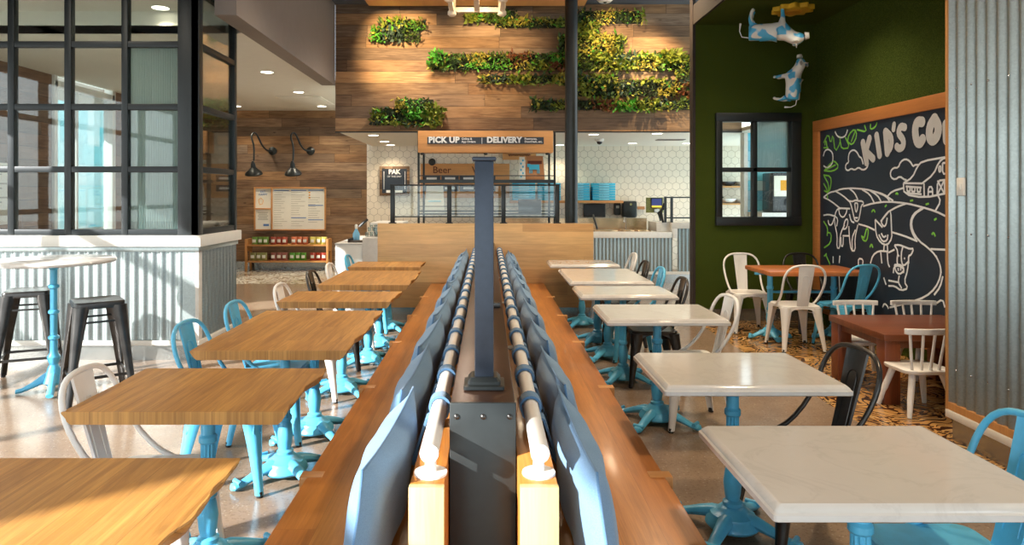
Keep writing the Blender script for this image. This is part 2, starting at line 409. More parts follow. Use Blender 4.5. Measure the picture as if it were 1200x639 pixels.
# planked upper volume over the kitchen and its soffit
PV = 10.9
xl = wx(393, PV)
struct('wall_upper_planks', MB().box(xl, 4.0, PV, PV + .12, wz(154, PV), HC), 'reclaimed')
struct('ceiling_kitchen', MB().box(xl + .02, 4.0, PV + .12, 14.25, wz(154, PV), wz(154, PV) + .06), 'ceil')
struct('trim_1', MB().box(xl, 4.0, PV - .012, PV + .02, wz(154, PV) - .02, wz(154, PV) - .001), 'blacksteel')
struct('wall_back_planks', MB().box(XL, -2.50, 14.25, 14.4, 0.1, 3.4), 'reclaimed')
struct('wall_back_tiles', MB().box(-2.50, 4.3, 14.25, 14.4, 0, 3.0), 'hex')
struct('baseboard_back', MB().box(XL, -2.5, 14.2, 14.25, 0, .16), 'steel')
# bulkhead between tall room and low ceiling
struct('wall_bulkhead', MB().box(-2.62, -2.41, 6.62, 10.9, LC - .01, HC), 'bulk')
struct('wall_bulkhead_front', MB().box(XL, -2.41, 6.4, 6.6, 3.49, HC), 'bulk')
struct('wall_left_planks', MB().box(XL - .15, XL, 7.4, 10.0, 0, 3.3), 'reclaimed_side')
struct('wall_left_planks_far', MB().box(XL - .15, XL, 11.6, 14.4, 0, 3.3), 'reclaimed_side')
# window in the order area's exterior wall
w = sroot('window_1')
fb = MB(); fb.box(XL - .1, XL + .04, 9.98, 10.06, 0, 3.3); fb.box(XL - .1, XL + .04, 11.52, 11.62, 0, 3.3); fb.box(XL - .1, XL + .04, 10, 11.6, 3.1, 3.2); fb.box(XL - .1, XL + .04, 10, 11.6, 0, .12); fb.box(XL - .06, XL + .02, 10.55, 10.6, 0, 3.2)
fb.build('window_frame', 'white', w, bevel=.005)
MB().box(XL - .05, XL - .04, 10, 11.6, .1, 3.15).build('window_pane', 'glass', w)
# exterior glazed wall beside the dining room (out of frame, lets the sun in)
struct('added_sun_canopy', MB().box(XL - 1.7, XL - .16, 8.0, 13.5, 3.3, 3.42), 'white')  # unseen slab added outside to keep the sun off the back planks
w = sroot('window_2')
fb = MB()
for y in [-4.0, -2.6, -1.2, .2, 1.6, 3.0, 4.4, 5.7, 6.38]: fb.box(XL - .1, XL, y - .04, y + .04, 0, 4.5)
for z in (.05, 1.3, 2.6, 3.9, 4.45): fb.box(XL - .1, XL, -4, 6.4, z - .035, z + .035)
fb.build('window_frame', 'blackframe', w)
struct('wall_left_sun_block', MB().box(XL - .1, XL, -2.5, 6.4, 3.15, HC), 'bulk')  # unseen block added above the glazing to keep sun off the tabletops
# street front behind the camera, glazed too
w = sroot('window_3')
fb = MB()
for i in range(8): x = XL + i * 1.33; fb.box(x - .035, x + .035, -4.05, -3.95, 0, 3.4)
for z in (.05, 1.6, 3.36): fb.box(XL, 3.2, -4.05, -3.95, z - .03, z + .03)
fb.build('window_frame', 'blackframe', w)
struct('wall_rear_header', MB().box(XL, 4.3, -4.1, -3.95, 3.4, HC), 'bulk')
struct('wall_rear_corner', MB().box(3.0, 4.3, -4.1, -3.95, 0, 3.4), 'bulk')
# facade across the street, seen through the glass
o = MB().box(-22, -20, 20, 60, -2, 22).build('office_building', 'bldg'); tag(o, 'turquoise and white glazed office building outside the window', 'building')
struct('road', MB().box(-40, XL - .2, -30, 40, -.16, -.12), 'bulk')

# ------------------------------------------------------------------ glazed corner booth
BY = 6.4; BX = wx(232.6, BY); BF = 7.38
kick = wz(405, BY)
struct('wall_booth_core', MB().box(XL + .02, BX - .06, BY + .06, BF - .04, .0, 1.02), 'galv')
c = MB(); corrug(c, 0, XL, wx(214, BY), kick, 1.05, BY + .012); c.box(wx(214, BY), BX, BY, BY + .03, kick, 1.05)
struct('wall_booth_corrugated', c, 'galv')
c = MB(); corrug(c, 1, BY + .06, BF, kick, 1.05, BX - .012); struct('wall_booth_corrugated_side', c, 'galv')
struct('trim_20', MB().box(BX - .03, BX + .004, BY - .002, BY + .07, kick, 1.05), 'counter')
struct('trim_2', MB().box(XL, BX + .01, BY - .012, BY + .01, kick, kick + .045).box(BX - .01, BX + .012, BY, BF, kick, kick + .045), 'white', bevel=.003)
struct('trim_3', MB().box(XL, BX - .03, BY + .03, BY + .05, 0, kick).box(BX - .05, BX - .03, BY + .03, BF, 0, kick), 'steel')
t_, b_ = wz(276, BY), wz(289, BY)
struct('trim_4', MB().prism([(XL, BY - .05), (BX + .04, BY - .05), (BX + .04, BF + .03), (XL, BF + .03)], b_, t_), 'white', bevel=.006)
struct('trim_5', MB().box(XL, BX + .012, BY - .02, BY + .02, b_ - .045, b_).box(BX - .02, BX + .014, BY, BF, b_ - .045, b_), 'galv', bevel=.003)
# booth glazing: one window on the front face, one on the side face
def glazing(name, xs, x_end, zs, top, y):
    w = sroot(name); fb = MB()
    for x0, x1 in xs: fb.box(x0, x1, y, y + .07, t_, top)
    for z0, z1 in zs: fb.box(XL, x_end, y + .005, y + .065, z0, z1)
    fb.build('window_frame', 'blackframe', w, bevel=.004)
    return w
xs = [(wx(a, BY), wx(b, BY)) for a, b in ((-125, -117), (-58, -50), (8.5, 16), (75, 83), (142, 149.5), (208, 232.6))]
zs = [(wz(b, BY), wz(a, BY)) for a, b in ((-26, -18), (48, 55), (121.5, 128.7), (195, 202), (269, 276))]
TOP = 3.5
w = glazing('window_4', xs, BX, zs + [(TOP - .08, TOP)], TOP, BY)
gx = [xs[i][1] for i in range(5)]; gx2 = [xs[i + 1][0] for i in range(5)]
for i in range(5):
    MB().box(gx[i], gx2[i], BY + .03, BY + .036, t_, TOP).build('window_pane', 'glass', w)
MB().box(xs[4][1], xs[5][0], BY + .06, BY + .066, t_, wz(52, BY)).build('ribbed_pane', 'rib', w)
w = sroot('window_5'); fb = MB()
fb.box(BX - .07, BX, BF - .06, BF, t_, TOP)
fb.box(BX - .07, BX + .001, BY, BY + .10, t_, TOP)
for z0, z1 in zs + [(TOP - .08, TOP)]: fb.box(BX - .06, BX - .005, BY, BF, z0, z1)
fb.build('window_frame', 'blackframe', w, bevel=.004)
MB().box(BX - .036, BX - .03, BY + .1, BF - .06, t_, TOP).build('window_pane', 'glass', w)
struct('ceiling_booth', MB().box(XL, BX, BY + .08, BF + .02, 3.5, 3.55), 'ceil')
struct('trim_19', MB().box(XL, BX, BF + .02, BF + .06, LC, HC), 'ceil')
o = MB().box(-6.27, -6.262, 8.35, 9.15, 1.15, 1.95).build('notice_poster', 'paper'); tag(o, 'white paper notice with grey print on the planked wall behind the booth glass', 'poster')
pr = MB()
for i in range(9): pr.box(-6.261, -6.259, 8.45, 9.0 - .1 * (i % 3), 1.85 - i * .06, 1.87 - i * .06)
pr.build('print', 'ink', o)

# ------------------------------------------------------------------ turf corner for kids
TY = 8.4; TX = wx(815, TY); KX = 3.97; TC = 3.6; KB = .15
wz0, wz1 = wz(264, TY), wz(133, TY); wx0, wx1 = wx(838, TY), wx(937, TY)
tb = MB(); ix0, ix1, iz0, iz1 = wx0 + .03, wx1 - .03, wz0 + .03, wz1 - .03
gx_, gz_ = [TX, ix0, ix1, KX + .1], [KB, iz0, iz1, TC]
tv = [(x, y, z) for y in (TY, TY + .12) for z in gz_ for x in gx_]; tf = []
for j in range(3):
    for i in range(3):
        if i == 1 and j == 1: continue
        a = j * 4 + i; tf += [(a, a + 1, a + 5, a + 4), (a + 16, a + 20, a + 21, a + 17)]
tf += [(5, 6, 22, 21), (6, 10, 26, 22), (10, 9, 25, 26), (9, 5, 21, 25), (0, 4, 20, 16), (4, 8, 24, 20), (8, 12, 28, 24), (0, 16, 17, 1), (1, 17, 18, 2), (2, 18, 19, 3)]
tb.add(tv, tf)
struct('wall_turf', tb, 'turf')
struct('trim_6', MB().box(TX - .035, TX, TY - .005, TY + .12, 0, HC), 'fascia')
struct('trim_7', MB().box(TX + .02, KX, TY + .02, TY + .06, 0, KB), 'steel')
struct('wall_kids_side', MB().box(KX, KX + .12, 0, TY + .1, 0, TC), 'turf')
struct('ceiling_turf', MB().box(TX, KX + .1, 0.5, TY, TC, TC + .06), 'turf')
struct('trim_8', MB().box(TX - .03, TX + .06, 0.5, TY, TC + .005, TC + .24).box(TX, 4.1, .4, .5, TC, HC), 'fascia')
struct('wall_kids_front', MB().box(TX + .35, 4.1, .35, .5, 0, TC), 'turf')
# casement window in the turf wall
w = sroot('window_6'); fb = MB()
fr = .062
fb.box(wx0, wx0 + fr * 1.2, TY - .05, TY + .1, wz0, wz1); fb.box(wx1 - fr * 1.9, wx1, TY - .05, TY + .1, wz0, wz1)
fb.box(wx0 - .003, wx1 + .003, TY - .054, TY + .104, wz1 - .1, wz1 + .003); fb.box(wx0 - .003, wx1 + .003, TY - .054, TY + .104, wz0 - .003, wz0 + .1)
mx = wx(884, TY); fb.box(mx - .027, mx + .027, TY - .03, TY + .06, wz0, wz1)
mz = wz(199, TY); fb.box(wx0, wx1, TY - .03, TY + .06, mz - .027, mz + .027)
fb.build('window_frame', 'blackframe', w, bevel=.004)
MB().box(wx0 + .05, wx1 - .05, TY + .02, TY + .026, wz0 + .05, wz1 - .05).build('window_pane', 'glass', w)
MB().box(mx + .03, wx1 - .1, TY + .045, TY + .05, mz + .03, wz1 - .09).build('ribbed_pane', 'rib', w)
# things seen through it
struct('wall_teal_tiles', MB().box(4.19, 5.9, 11.2, 11.32, 0, 2.6), 'tealtile')
struct('trim_9', MB().box(4.13, 4.19, 11.15, 11.32, 0, 2.6), 'counter')
o = thing('drink_machine', 'white drink dispenser against the teal tiles seen through the turf wall window', 'drink dispenser', (4.62, 10.9, 1.26))
MB().box(-.22, .25, -.2, .2, .0, .62).build('body', 'screen', o, bevel=.02)
MB().box(-.2, .24, -.215, -.2, .25, .57).build('front_panel', 'paper', o, bevel=.01)
MB().box(-.1, .0, -.218, -.215, .34, .5).build('print', 'orangeink', o)
MB().tube([(.0, -.2, .2), (0, -.26, .18), (0, -.26, .1)], .018, 8).build('tap', 'chrome', o)
struct('trim_10', MB().box(4.2, 5.4, 10.6, 11.2, 0, 1.26), 'counter')
for k, (zz, nm) in enumerate(((1.71, 'upper'), (1.36, 'lower'))):
    y = 14.05
    o = MB().box(4.45, 5.35, 13.95, 14.24, zz - .03, zz).build('wall_shelf', 'shelfwood'); tag(o, nm + ' wooden wall shelf with bowls seen through the turf wall window', 'shelf')
    for j in range(2):
        b = MB().lathe([(.05, 0), (.12, .03), (.16, .09), (.15, .09), (.1, .035)], 14).build('bowl', 'screen' if (k == 0 and j == 0) else 'whitepaint')
        b.location = (4.90 + j * .30, 14.1, zz + .001); tag(b, ('dark' if (k == 0 and j == 0) else 'pale') + ' bowl %s on the %s shelf behind the turf wall window' % (('nearer the frame edge', 'next to the glazing bar')[j], nm), 'bowl')
struct('wall_back_tiles_far', MB().box(4.3, 6.2, 14.25, 14.4, 0, 3.0), 'hex')
struct('ceiling_kitchen_far', MB().box(4.0, 6.2, 9.0, 14.3, wz(154, PV), wz(154, PV) + .06), 'ceil')

# ------------------------------------------------------------------ corrugated wall beside the camera
RX = 2.90; RF = 4.365; rk = .16
c = MB(); corrug(c, 1, 1.0, RF - .012, rk + .05, HC, RX + .012, .085, .013)
struct('wall_corrugated', c, 'galv')
struct('wall_corrugated_core', MB().box(RX + .03, RX + .16, 1.0, RF, rk, HC), 'turf')
struct('trim_11', MB().box(RX - .012, RX + .165, RF - .012, RF + .004, .13, HC), 'shelfwood', bevel=.003)  # metal trim, the wood tone paints in its gold reflection
struct('trim_12', MB().box(RX - .014, RX + .02, 1.0, RF, rk - .02, rk + .028), 'white', bevel=.003)
struct('trim_13', MB().box(RX - .006, RX + .02, 1.0, RF, rk + .03, rk + .075), 'shelfwood')
struct('trim_14', MB().box(RX + .02, RX + .15, 1.0, RF - .02, 0, rk - .02), 'steel')
o = thing('wall_switch', 'small white switch plate on the corrugated wall', 'switch', (RX - .004, wx(1, 1) * 0 + RX * F / (1128 - CX), wz(219, RX * F / (1128 - CX))))
MB().box(-.012, .0, -.035, .035, -.055, .055).build('plate', 'white', o, bevel=.004); MB().box(-.018, -.012, -.012, .012, -.02, .02).build('toggle', 'white', o, bevel=.002)
sc = MB()
for px in (1122, 1140, 1160, 1184):
    y = RX * F / (px - CX)
    for z in (.45, 1.3, 2.2): sc.lathe([(.006, 0), (.006, .004), (.002, .007)], 8, T=Matrix.Translation((RX, y + (.01), z)) @ Matrix.Rotation(-pi / 2, 4, 'Y'))
o = sc.build('sheet_screws', 'chrome'); tag(o, kind='structure'); o.name = 'trim_15'

# ------------------------------------------------------------------ chalkboard with its drawing
bt = 2.42; b0y, b1y = 4.55, wx(1, 1) * 0 + KX * F / (957.5 - CX)
o = thing('chalkboard', 'wall-high black chalkboard with farm drawing in an orange wooden frame', 'chalkboard')
MB().box(KX - .03, KX - .002, b0y, b1y, KB + .03, bt - .02).build('board', 'chalkboard', o)
fb = MB(); fw = .10
fb.box(KX - .055, KX - .004, b0y - .02, b1y + .0, bt - .13, bt); fb.box(KX - .055, KX - .004, b1y - .14, b1y, KB, bt - .13); fb.box(KX - .055, KX - .004, b0y, b1y, KB, KB + .1)
fb.build('frame', 'boardframe', o, bevel=.004)
S = 7.1
def bpt(u, v, y0):
    px, py = 955 + u / S, y0 + v / S; y = (KX - .033) * F / (px - CX)
    return (KX - .033, y, wz(py, y))
def chalk(lines, y0, mat, r=.011, mb=None):
    mb = mb or MB()
    for L in lines:
        P = [Vector(bpt(u, v, y0)) for u, v in L]
        # smooth once
        if len(P) > 2:
            Q = [P[0]]
            for i in range(len(P) - 1): Q += [P[i] * .75 + P[i + 1] * .25, P[i] * .25 + P[i + 1] * .75]
            P = Q + [P[-1]]
        mb.tube([(KX - .031, p.y, p.z) for p in P], r, 6, flat=(1, 1))
    # flatten to a chalk film
    for v in mb.v: v.x = KX - .031 + (v.x - (KX - .031)) * .12
    return mb
W = []
A = lambda *p: [tuple(p[i:i + 2]) for i in range(0, len(p), 2)]
# clouds, barn, hills  (y0=170)
W += [A(400, 160, 385, 105, 368, 100, 350, 60, 320, 38, 285, 60, 275, 110, 280, 145, 255, 160, 252, 200, 275, 215, 300, 195, 330, 210, 360, 185, 395, 210, 430, 195, 445, 150)]
W += [A(860, 165, 830, 165, 815, 180, 790, 135, 750, 115, 710, 140, 692, 190, 650, 190, 625, 225, 630, 270, 665, 290, 705, 260, 745, 290, 760, 290)]
W += [A(735, 318, 810, 270, 850, 180, 890, 135, 1080, 102), A(735, 318, 890, 320), A(890, 320, 985, 245, 1030, 140, 1080, 102, 1105, 120), A(735, 318, 740, 410, 905, 440, 1100, 400), A(905, 320, 908, 440),
      A(755, 345, 885, 355), A(755, 400, 885, 410), A(765, 350, 765, 385), A(790, 350, 790, 385), A(765, 385, 790, 386), A(805, 352, 805, 388), A(830, 352, 830, 388), A(805, 388, 830, 388), A(850, 355, 850, 390), A(875, 355, 875, 390), A(850, 390, 875, 390),
      A(940, 430, 942, 350, 975, 348, 978, 425), A(942, 390, 975, 388), A(1015, 415, 1018, 297, 1095, 290), A(1018, 297, 1075, 405), A(1075, 292, 1018, 410), A(1075, 292, 1078, 405), A(1030, 180, 1030, 225, 1045, 220, 1045, 175, 1030, 180), A(1060, 150, 1060, 240, 1100, 240), A(1060, 150, 1100, 148)]
W += [A(600, 430, 640, 385, 735, 358), A(1020, 415, 1045, 470, 1000, 548), A(70, 435, 120, 395, 170, 385, 220, 365, 300, 360, 350, 362, 430, 370, 500, 390, 570, 410, 650, 465), A(165, 382, 230, 420, 285, 470), A(285, 362, 330, 400, 355, 455), A(390, 370, 455, 410, 490, 478), A(455, 378, 520, 420, 548, 470), A(510, 392, 590, 425, 620, 468),
      A(70, 435, 130, 465, 205, 525), A(205, 525, 290, 530), A(400, 510, 480, 485, 600, 470, 760, 485, 880, 515, 1000, 550, 1100, 600), A(620, 550, 680, 515, 760, 487), A(900, 525, 850, 550, 815, 600, 800, 640)]
o1 = chalk(W, 170, 'chalk', .0105)
W = []   # y0 = 230: animals and road
W += [A(70, 160, 110, 152, 160, 165), A(900, 100, 830, 145, 800, 210, 810, 290, 860, 370, 940, 430, 1000, 490, 1040, 570, 1048, 640), A(880, 105, 815, 150, 790, 220, 800, 290, 840, 365), A(640, 300, 740, 330, 850, 375), A(360, 232, 430, 250, 495, 282), A(960, 440, 1100, 447)]
# standing cow
W += [A(290, 105, 200, 100, 175, 120, 160, 180, 165, 240, 185, 330, 180, 430, 205, 435, 205, 360, 215, 300, 245, 240), A(215, 340, 215, 415, 232, 418, 235, 340), A(230, 330, 280, 330), A(280, 250, 285, 350, 300, 455, 335, 455, 330, 350, 355, 240), A(310, 455, 305, 350, 335, 280),
      A(160, 180, 140, 240, 115, 240, 108, 200), A(285, 40, 300, 75, 320, 160, 330, 205, 360, 210, 375, 140, 385, 75, 405, 65, 395, 42, 360, 40, 340, 32, 310, 45, 285, 40), A(330, 60, 335, 120, 345, 135, 358, 70, 345, 55, 330, 60), A(195, 105, 205, 160, 235, 180, 260, 140, 265, 110), A(165, 165, 190, 190, 180, 250), A(235, 275, 245, 210, 265, 185, 275, 215, 260, 270, 235, 275), A(285, 150, 300, 210, 325, 220), A(330, 180, 355, 180)]
# hen
W += [A(500, 195, 505, 320, 545, 390, 600, 410, 640, 350, 635, 270, 630, 120, 605, 130, 545, 210, 570, 255, 590, 240, 600, 180), A(500, 195, 560, 260), A(530, 320, 560, 380, 600, 370, 605, 320), A(550, 310, 570, 345, 590, 330), A(575, 405, 570, 460), A(600, 405, 605, 465), A(545, 210, 615, 125)]
# lying cow
W += [A(460, 560, 480, 490, 530, 455, 600, 460), A(545, 460, 555, 560), A(600, 462, 605, 560, 620, 590), A(610, 470, 660, 445), A(660, 408, 690, 460, 680, 540, 690, 580), A(660, 408, 700, 405, 750, 425, 790, 440, 820, 435, 800, 490, 775, 495, 780, 560), A(730, 420, 715, 480, 720, 560, 740, 580, 775, 545), A(650, 640, 655, 590, 690, 575, 740, 605, 735, 640), A(690, 490, 700, 500), A(740, 515, 748, 522)]
o2 = chalk(W, 230, 'chalk', .0105)
W = []   # y0 = 300
W += [A(1005, 0, 1045, 90, 1045, 170, 1000, 270, 920, 340, 800, 385, 620, 430), A(1062, 170, 1040, 260, 990, 325), A(660, 75, 670, 130, 700, 155, 735, 130, 738, 95, 700, 70, 660, 75), A(690, 100, 692, 125), A(712, 95, 712, 122), A(780, 0, 770, 120, 740, 215, 775, 270, 715, 290, 660, 250, 610, 250), A(700, 165, 690, 220, 720, 270), A(610, 205, 690, 220), A(570, 180, 590, 240),
      A(560, 430, 575, 395, 600, 415, 610, 440), A(940, 400, 960, 380, 1000, 400, 1060, 360, 1080, 430), A(360, 80, 360, 20, 400, 30, 395, 80), A(150, 60, 150, 5), A(200, 60, 205, 0), A(150, 200, 155, 260, 150, 310), A(200, 170, 205, 300), A(390, 290, 415, 285, 410, 340, 390, 350)]
o3 = chalk(W, 300, 'chalk', .0105)
o1.build('chalk_landscape', 'chalk', o); o2.build('chalk_animals', 'chalk', o); o3.build('chalk_road_marking', 'chalk', o)
W = [A(70, 480, 110, 400, 130, 490, 150, 400, 165, 560, 210, 480, 205, 420), A(80, 500, 90, 450, 100, 520), A(210, 470, 220, 530, 290, 520, 250, 430), A(270, 470, 310, 500, 350, 420, 330, 360, 280, 410, 270, 470), A(350, 370, 430, 390, 410, 330), A(300, 470, 335, 380), A(460, 320, 460, 370, 500, 350, 515, 310), A(70, 520, 110, 520)]
g1 = chalk(W, 100, 'chalkgreen', .010)
W = [A(75, 215, 130, 150, 160, 130, 200, 180, 150, 220, 75, 215), A(75, 215, 170, 165), A(70, 250, 130, 260, 135, 330, 110, 400, 75, 380), A(75, 260, 115, 330, 105, 400), A(70, 320, 100, 370, 105, 460), A(470, 560, 485, 535, 500, 560), A(580, 515, 595, 500), A(670, 410, 680, 398, 690, 412), A(790, 465, 815, 460), A(920, 495, 945, 488), A(990, 625, 1010, 612)]
g2 = chalk(W, 170, 'chalkgreen', .010)
W = [A(385, 330, 400, 370, 430, 375, 445, 290, 430, 260, 410, 340), A(385, 330, 410, 350), A(455, 425, 470, 395, 480, 430), A(970, 320, 985, 300, 1000, 335), A(70, 210, 105, 260, 100, 330), A(100, 300, 135, 310, 130, 390, 75, 430), A(90, 490, 125, 570), A(95, 480, 75, 500)]
g3 = chalk(W, 230, 'chalkgreen', .010)
mb = MB(); k1, k2 = len(g1.v), len(g1.v) + len(g2.v); mb.v = g1.v + g2.v + g3.v
mb.f = g1.f + [[i + k1 for i in f] for f in g2.f] + [[i + k2 for i in f] for f in g3.f]; mb.mi = [0] * len(mb.f)
mb.build('green_chalk_leaves', 'chalkgreen', o)
# white circles (fruit) top corner
c4 = chalk([A(165, 385, 185, 425, 220, 438, 255, 420, 270, 370), A(68, 590, 80, 545, 110, 530, 145, 560, 150, 610, 140, 660, 100, 690, 70, 670)], 100, 'chalk', .0105)
c4.build('chalk_fruit', 'chalk', o)
# bubble letters  KID'S CORNER
def letters(strokes, r):
    mb = MB()
    for L, rr in strokes:
        Q = L
        for _ in range(2):
            if len(Q) > 2: Q = [Q[0]] + [q for i in range(len(Q) - 1) for q in ((Q[i][0] * .75 + Q[i + 1][0] * .25, Q[i][1] * .75 + Q[i + 1][1] * .25), (Q[i][0] * .25 + Q[i + 1][0] * .75, Q[i][1] * .25 + Q[i + 1][1] * .75))] + [Q[-1]]
        P = [Vector(bpt(u, v, 100)) for u, v in Q]; D = []
        for i in range(len(P) - 1):
            m = max(1, int((P[i + 1] - P[i]).length / .012)); D += [P[i].lerp(P[i + 1], k / m) for k in range(m)]
        for p in D + [P[-1]]:
            mb.add([(KX - .034 - .00003 * len(mb.f), p.y + r * rr * cos(2 * pi * k / 18), p.z + r * rr * sin(2 * pi * k / 18)) for k in range(18)], [tuple(range(18))])
    return mb
LT = [(A(400, 480, 430, 640), 1), (A(455, 445, 425, 550), .95), (A(425, 550, 485, 610), .95), (A(515, 420, 540, 580), .95), (A(590, 390, 605, 560), 1), (A(600, 390, 640, 430, 640, 510, 605, 560), .85), (A(662, 328, 657, 365), .7),
      (A(750, 350, 715, 340, 695, 400, 740, 450, 740, 510, 705, 530, 685, 510), .85), (A(895, 305, 855, 300, 835, 370, 850, 470, 880, 485, 900, 450), 1.1), (A(1000, 280, 960, 340, 955, 430, 985, 465, 1025, 420, 1035, 340, 1000, 280), 1.15), (A(1100, 330, 1105, 450), 1.2), (A(1100, 330, 1200, 280, 1230, 340, 1130, 400, 1260, 430), 1.2)]
letters(LT, .044).build('chalk_lettering', 'chalkg', o)

# ------------------------------------------------------------------ Tolix-like metal chair
def rsq(hx, hy, r, n=5, cx=0, cy=0):
    P = []
    for sx, sy, a0 in ((1, 1, 0), (-1, 1, 90), (-1, -1, 180), (1, -1, 270)):
        for k in range(n): a = radians(a0 + 90 * k / (n - 1)); P.append((cx + sx * (hx - r) + r * cos(a), cy + sy * (hy - r) + r * sin(a)))
    return P
def ringz(P, z): return [(x, y, z) for x, y in P]
def taper_leg(mb, p0, p1, w0, w1, n=8):
    """a folded sheet leg: rounded taper from p0 (top) to p1 (foot)"""
    p0, p1 = Vector(p0), Vector(p1); rings = []
    ang = math.atan2(p1.y, p1.x)
    for k in range(n):
        t = k / (n - 1); p = p0.lerp(p1, t ** 1.0); w_ = w0 + (w1 - w0) * (1 - (1 - t) ** 1.6); 
        ux = Vector((cos(ang), sin(ang), 0)); uy = Vector((-sin(ang), cos(ang), 0))
        prof = [(-.28, -.62), (.1, -.6), (.45, -.32), (.5, 0), (.45, .32), (.1, .6), (-.28, .62), (-.05, 0)]
        rings.append([p + (ux * a + uy * b) * w_ for a, b in prof])
    mb.rings(rings)
def metal_chair(mat, name='metal_chair'):
    t = thing(name, 'x', 'chair')
    s = MB(); sh = .445
    s.rings([ringz(rsq(.185, .18, .05), sh - .032), ringz(rsq(.188, .183, .055), sh - .008), ringz(rsq(.180, .175, .05), sh), ringz(rsq(.15, .145, .045), sh - .004), ringz(rsq(.02, .02, .01), sh - .008)])
    s.build('seat', mat, t, smooth=50)
    a = MB()   # apron with arches
    for ang in (0, 90, 180, 270):
        T = Matrix.Rotation(radians(ang), 4, 'Z'); n = 12; vs = []; fs = []
        for i in range(n + 1):
            x = -.175 + .35 * i / n; u = abs(x) / .175; zb = sh - .03 - .10 * u ** 3.2; yo = .183 + .020 * u ** 3.2
            for z, y in ((sh - .02, .181), (zb, yo)): vs += [(x, y, z), (x, y - .004, z)]
        for i in range(n):
            b = 4 * i; c_ = b + 4
            fs += [(b, c_, c_ + 2, b + 2), (b + 1, b + 3, c_ + 3, c_ + 1), (b + 2, c_ + 2, c_ + 3, b + 3)]
        a.add(vs, fs, T)
    a.build('apron', mat, t, smooth=40)
    for sx, sy in ((1, 1), (-1, 1), (-1, -1), (1, -1)):
        l = MB(); foot = (sx * .20, sy * .205 - (.02 if sy < 0 else 0), .012)
        taper_leg(l, (sx * .150, sy * .146, sh - .02), foot, .090, .034)
        lo = l.build('leg', mat, t, smooth=50)
        MB().lathe([(.016, 0), (.018, .006), (.016, .03)], 10, (foot[0], foot[1], 0)).build('rubber_foot', 'rubber', lo)
    br = MB(); br.tube([(-.155, -.155, .37), (0, 0, .385), (.155, .155, .37)], .006, 6, flat=(2, .5)); br.tube([(.155, -.155, .37), (0, 0, .383), (-.155, .155, .37)], .006, 6, flat=(2, .5))
    br.build('brace', mat, t)
    P = []
    half = [(.182, .02, .43), (.186, -.06, .47), (.194, -.15, .56), (.203, -.205, .66), (.200, -.235, .74), (.175, -.255, .80), (.125, -.268, .838), (.06, -.274, .850), (0, -.275, .852)]
    P = half + [(-x, y, z) for x, y, z in reversed(half[:-1])]
    Q = [Vector(P[0])]
    for i in range(len(P) - 1): p, q = Vector(P[i]), Vector(P[i + 1]); Q += [p * .75 + q * .25, p * .25 + q * .75]
    MB().tube(Q + [Vector(P[-1])], .0115, 10).build('back_hoop', mat, t, smooth=60)
    sp = MB(); rings = []; n = 10
    for i in range(n):
        u = i / (n - 1); z = .43 + .415 * u; y = -.168 - .105 * u ** .9; w_ = .056 + .022 * u
        rings.append([(-w_, y - .004, z), (-w_ * .92, y + .004, z), (-w_ * .55, y - .002, z), (w_ * .55, y - .002, z), (w_ * .92, y + .004, z), (w_, y - .004, z), (w_ * .55, y - .009, z), (-w_ * .55, y - .009, z)])
    sp.rings(rings); so = sp.build('splat', mat, t, smooth=30)
    e = MB(); path = []
    for i in range(17):
        u = i / 16
        if u < .33: x, z = -.032, .50 + u / .33 * .22
        elif u < .67: a_ = pi * (1 - (u - .33) / .34); x, z = .032 * cos(a_), .72 + .032 * sin(a_)
        else: x, z = .032, .50 + (1 - u) / .33 * .22
        uu = (z - .43) / .415; y = -.168 - .105 * uu ** .9
        path.append((x, y - .010, z))
    e.tube(path, .003, 5); e.tube([(x, y + .010, z) for x, y, z in path], .003, 5); e.build('pressed_ridge', mat, so)
    return t
CH = {}
def chair(col, x, y, rz, label, group=None):
    mat = {'white': 'whitepaint', 'blue': 'skyblue', 'dark': 'gun'}[col]
    if col not in CH:
        CH[col] = metal_chair(mat); CH[col].location = (x, y, 0); CH[col].rotation_euler = (0, 0, rz); tag(CH[col], label, None, group); return CH[col]
    return dup(CH[col], (x, y, 0), rz, label, group)
# facing +X means turning the local +Y front by -90 deg
LXC, RXC = -1.36, 1.39
def cl(col, y, label, dx=0, dr=0): chair(col, LXC + dx, y, -pi / 2 + dr, label, 'metal chairs along the wooden tables')
def cr(col, y, label, dx=0, dr=0): chair(col, RXC + dx, y, pi / 2 + dr, label, 'metal chairs along the marble tables')
cl('white', 2.73, 'white metal chair at the wooden table in front of the marble bar table', .035, .05)
cl('blue', 3.72, 'sky-blue metal chair at the long wooden table, its end beside the bar stools', 0, -.03)
cl('blue', 4.42, 'sky-blue metal chair at the long wooden table, beside the booth corner')
cl('white', 5.30, 'white metal chair at the wooden table behind the long one', .03)
cl('dark', 6.22, 'dark steel metal chair at the wooden table next to last', .03)
cl('white', 6.86, 'white metal chair at the wooden table next to last, near the snack shelf', .05)
cl('blue', 7.80, 'sky-blue metal chair at the last wooden table by the white counter', .04)
cr('blue', 2.12, 'sky-blue metal chair at the big marble table by the corrugated wall', .02)
cr('dark', 3.08, 'dark steel metal chair at the second marble table beside the leaf mosaic floor', 0, .1)
cr('white', 4.68, 'white metal chair at the third marble table before the kids corner', -.02, .08)
cr('dark', 5.70, 'dark bronze metal chair tucked at the fourth marble table', -.05)
cr('blue', 6.50, 'sky-blue metal chair at the long marble table facing the turf wall', -.03)
cr('dark', 7.14, 'dark steel metal chair at the long marble table, its kitchen end', -.03)
cr('white', 8.08, 'white metal chair at the last marble table before the kitchen counter', .05)
chair('white', 2.93, 7.80, pi - .05, 'white metal chair behind the amber kids corner table, by the turf wall', 'metal chairs around the amber table')
chair('white', 3.08, 6.95, .0, 'white metal chair with its back to the leaf mosaic walkway at the amber table', 'metal chairs around the amber table')
